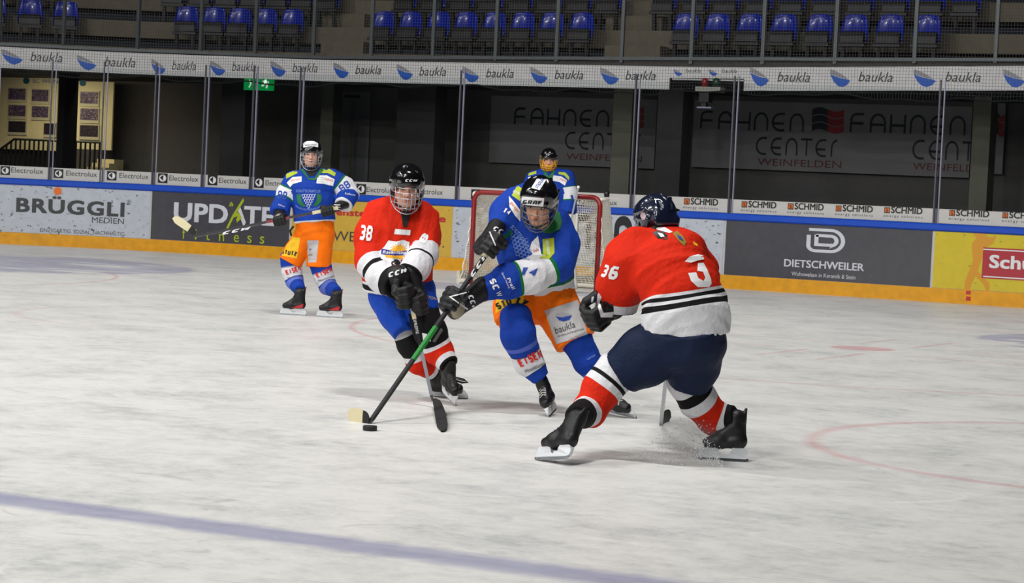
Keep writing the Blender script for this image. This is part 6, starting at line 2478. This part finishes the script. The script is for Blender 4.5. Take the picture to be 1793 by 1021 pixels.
# ================================================================== goalkeeper in front of the net
def goalkeeper():
    pl = Player(30.6, 'person in goalkeeper kit with yellow cage standing before the goal', 965, 512)
    rt, pt = pl.root, pl.pt
    sc = pl.D / F
    head(rt, pt(961, 281, -.02), frame(2, 8, 2), pt(962, 304, .04), HELK, CAGEY, sc=1.10, cagestyle='cat', h=.006, wire=.0032,
         body_ops=limb_body(pl, [[(962, 300, .04, 10), (965, 350, .02, 22), (966, 400, .02, 22)],
                                 [(935, 318, .02, 9), (920, 350, 0, 8), (915, 380, -.1, 6)], [(990, 316, .02, 9), (1000, 350, 0, 8), (999, 385, -.1, 6)],
                                 [(955, 400, 0, 14), (945, 450, -.1, 12), (940, 500, 0, 8)], [(975, 400, 0, 14), (985, 450, -.1, 12), (990, 500, 0, 8)]]))
    S = Sculpt()
    pl.chain(S, [(962, 300, .03, 12, 10, 0), (963, 309, .03, 33, 16, .1), (964, 340, .02, 33, 20, .4), (966, 395, .02, 34, 22, 1)], 0, k=.04, flat=(False, True))
    pl.chain(S, [(936, 314, .02, 15, 14, 0), (922, 345, .0, 14, 13, .5), (917, 372, -.08, 13, 12, 1)], 1, k=.04, flat=(False, True))
    pl.chain(S, [(991, 312, .02, 15, 15, 0), (996, 340, .0, 14, 14, .5), (996, 374, -.06, 13, 13, 1)], 2, k=.04, flat=(False, True))
    M = stripes('jersey_keeper_sleeve', [(0, BLU), (.30, GRN), (.33, WHT), (.66, GRN), (.70, BLU)])
    J = sculpt_obj('jersey', S, .010, {0: stripes('jersey_blue_keeper', [(0, BLU), (.9, WHT)]), 1: M, 2: M}, rt, 1, (.008, 3.0, 51, (0, 0, 1)))
    dpoly([(949, 297), (955, 300), (961, 309), (968, 300), (974, 297), (966, 312), (957, 312)], J, GRNP, 'collar', off=.008, g=3)
    dpoly([(926, 303), (939, 299), (939, 304), (925, 308)], J, LIMEP, 'lime_patch')
    dpoly([(978, 301), (990, 302), (997, 310), (996, 316), (988, 307), (978, 305)], J, LIMEP, 'lime_patch')
    dpoly([(925, 310), (946, 307), (945, 313), (924, 317)], J, KITW, 'white_patch')
    dpoly([(969, 307), (983, 309), (993, 316), (989, 325), (980, 319), (967, 316)], J, KITW, 'white_patch')
    dtext('HEFE', 980, 314.5, 991, 320, 3.5, J, REDP, bold=.04)
    dtext('1', 1001, 351, 1005, 350, 9, J, BLUP, bold=.06)
    # padded trousers
    S = Sculpt()
    pl.chain(S, [(966, 392, .02, 32, 24), (966, 412, .0, 33, 26)], 0, k=.03, flat=(True, False))
    pl.chain(S, [(953, 410, .0, 17, 20), (948, 440, -.06, 16, 18)], 0, k=.03, flat=(False, True))
    pl.chain(S, [(980, 410, .0, 17, 20), (985, 440, -.06, 16, 18)], 0, k=.03, flat=(False, True))
    sculpt_obj('shorts', S, .010, mat('shorts_orange', ORG, .65, bump=(22, .5, .02), spec=.15), rt)
    PAD = mat('pad_white', (214, 212, 204), .5, bump=(20, .2, .01))
    for sx, x0, x1 in ((-1, 946, 941), (1, 986, 991)):
        S = Sculpt()
        up_, dn = pt(x0, 415, -.16), pt(x1, 503, -.10)
        S.seg(up_, dn, .125, .05, .135, .05, lat=R_, k=.02)
        S.seg(dn + np.array([0, 0, .03]), dn + T_ * .12 + np.array([0, 0, -.005]), .12, .05, .11, .035, lat=R_, k=.03)
        S.seg(up_ + R_ * .115 * sx + T_ * .02, dn + R_ * .12 * sx + T_ * .02, .03, .05, .03, .05, lat=R_, k=.01)
        for u in (.35, .6, .8):
            c_ = up_ * (1 - u) + dn * u
            S.seg(c_ - R_ * .10 + T_ * .045, c_ + R_ * .10 + T_ * .045, .012, .012, .012, .012, k=.01)
        sculpt_obj('leg_pad', S, .009, PAD, rt)
        g = pt(x1, 507, -.02)
        g[2] = 0.0
        skate(rt, g + T_ * .10 * np.array([1, 1, 0]), 270, 0, 0, .9, laces=False)
    # blocker with a stick on the right, catching glove on the left
    S = Sculpt()
    S.seg(pt(1002, 380, -.16), pt(1000, 418, -.18), .085, .035, .085, .03, lat=R_, k=.02)
    S.seg(pt(1010, 376, -.19), pt(1008, 421, -.21), .022, .03, .022, .03, lat=R_, k=.008)
    S.seg(pt(994, 382, -.12), pt(992, 412, -.12), .05, .05, .045, .05, lat=R_, k=.02)
    sculpt_obj('blocker', S, .008, PAD, rt)
    S = Sculpt()
    S.seg(pt(918, 378, -.14), pt(912, 405, -.2), .07, .05, .10, .05, lat=R_, k=.03)
    S.ell(pt(908, 410, -.24), (.12, .06, .10), X=nrm(R_), Y=nrm(FW), k=.03)
    S.ell(pt(908, 408, -.32), (.08, .06, .07), X=nrm(R_), Y=nrm(FW), k=.02, cut=True)
    sculpt_obj('catching_glove', S, .009, PAD, rt)
    # keeper's stick, butt end up past the right arm
    butt, mid, heel = pt(1013, 326, -.18), pt(1006, 375, -.22), pt(960, 500, -.45)
    r_ = empty('goalkeeper_stick', heel, 'pale goalkeeper stick with its butt end rising beside the blue sleeve', 'hockey stick')
    b = MB()
    mm = pt(990, 430, -.3)
    b.rect([butt, mm], .03, .022, wdir=T_)
    b.build('shaft', STICKS, r_)
    b = MB()
    b.rect([mm, pt(968, 488, -.42)], .085, .02, wdir=R_)
    b.build('paddle', PAD, r_)
    b = MB()
    hz = pt(968, 488, -.42)
    g_ = hz.copy()
    g_[2] = .045
    b.rect([hz, g_, g_ - R_ * np.array([1, 1, 0]) * .34], [.085, .09, .08], .02, wdir=(0, 0, 1))
    b.build('blade', PAD, r_)
    b = MB()
    b.tube([butt, butt + nrm(mm - butt) * .03], .02, 8)
    b.build('butt_knob', KITW, r_)


player_left()
goalkeeper()
player_red()
player_centre()
player_back()

# ------------------------------------------------------------------ puck and the spray of ice
g = ground(641, 755)
b = MB()
n = 40
prof = [(.0355, 0), (.038, .0025), (.038, .0229), (.0355, .0254)]
b.loft([[(g[0] + r_ * math.cos(a), g[1] + .038 + r_ * math.sin(a), z + .001) for a in np.linspace(0, 2 * math.pi, n + 1)[:-1]] for r_, z in prof])
o = b.build('puck', mat('puck_black', (16, 16, 17), .5, bump=(300, .4, .001)), None)
tag(o, 'black rubber puck lying on the ice below the cream stick blade', 'puck')

rs = random.Random(3)
b = MB()
c0 = ground(1226, 806)
for i in range(1500):
    u = rs.random() ** 1.4
    ang = rs.gauss(math.pi, .55)
    dist_ = .02 + .62 * u
    hgt = max(.002, (0.20 * math.sin(min(1, u * 1.3) * math.pi) + .02) * rs.random() ** 1.6)
    p_ = c0 + nrm(np.array([R_[0], R_[1], 0])) * (.10 - dist_ * .75 * abs(math.cos(ang - math.pi))) + nrm(np.array([FW[0], FW[1], 0])) * (.20 * rs.gauss(0, .6)) + np.array([0, 0, hgt])
    s_ = rs.uniform(.0012, .0034)
    b.add([p_ + np.array(q) * s_ for q in ((1, 0, 0), (0, 1, 0), (-1, 0, 0), (0, -1, 0), (0, 0, 1), (0, 0, -1))], [(0, 1, 4), (1, 2, 4), (2, 3, 4), (3, 0, 4), (1, 0, 5), (2, 1, 5), (3, 2, 5), (0, 3, 5)])
o = b.build('ice_spray', mat('snow', (235, 236, 238), .6), None)
tag(o, 'loose ice shavings thrown up by the rear skate', 'ice spray', kind='stuff')
# the fine mist in the same spray
m = bpy.data.materials.new('ice_mist')
m.use_nodes = True
nt = m.node_tree
nt.nodes.remove(nt.nodes['Principled BSDF'])
vs = nt.nodes.new('ShaderNodeVolumeScatter')
vs.inputs['Color'].default_value = (.99, .99, 1.0, 1)
tc = nt.nodes.new('ShaderNodeTexCoord')
gr_ = nt.nodes.new('ShaderNodeTexGradient')
gr_.gradient_type = 'SPHERICAL'
nz = nt.nodes.new('ShaderNodeTexNoise')
nz.inputs['Scale'].default_value = 3.0
nz.inputs['Detail'].default_value = 3.0
nt.links.new(tc.outputs['Object'], nz.inputs['Vector'])
nt.links.new(tc.outputs['Object'], gr_.inputs['Vector'])
ml_ = nt.nodes.new('ShaderNodeMath')
ml_.operation = 'MULTIPLY'
nt.links.new(gr_.outputs['Fac'], ml_.inputs[0])
nt.links.new(nz.outputs['Fac'], ml_.inputs[1])
m2_ = nt.nodes.new('ShaderNodeMath')
m2_.operation = 'MULTIPLY'
m2_.inputs[1].default_value = 13.0
nt.links.new(ml_.outputs[0], m2_.inputs[0])
nt.links.new(m2_.outputs[0], vs.inputs['Density'])
nt.links.new(vs.outputs[0], nt.nodes['Material Output'].inputs['Volume'])
bm = bmesh.new()
bmesh.ops.create_icosphere(bm, subdivisions=3, radius=1.0)
me = bpy.data.meshes.new('ice_mist')
bm.to_mesh(me)
bm.free()
me.materials.append(m)
o = bpy.data.objects.new('ice_mist', me)
COL.objects.link(o)
cm = P(1208, 776, 11.75)
o.matrix_world = Matrix(((R_[0] * .24, FW[0] * .14, 0, cm[0]), (R_[1] * .24, FW[1] * .14, 0, cm[1]), (0, 0, .115, max(.118, cm[2])), (0, 0, 0, 1)))
tag(o, 'pale mist of ice dust around the toe of the rear skate', 'mist', kind='stuff')
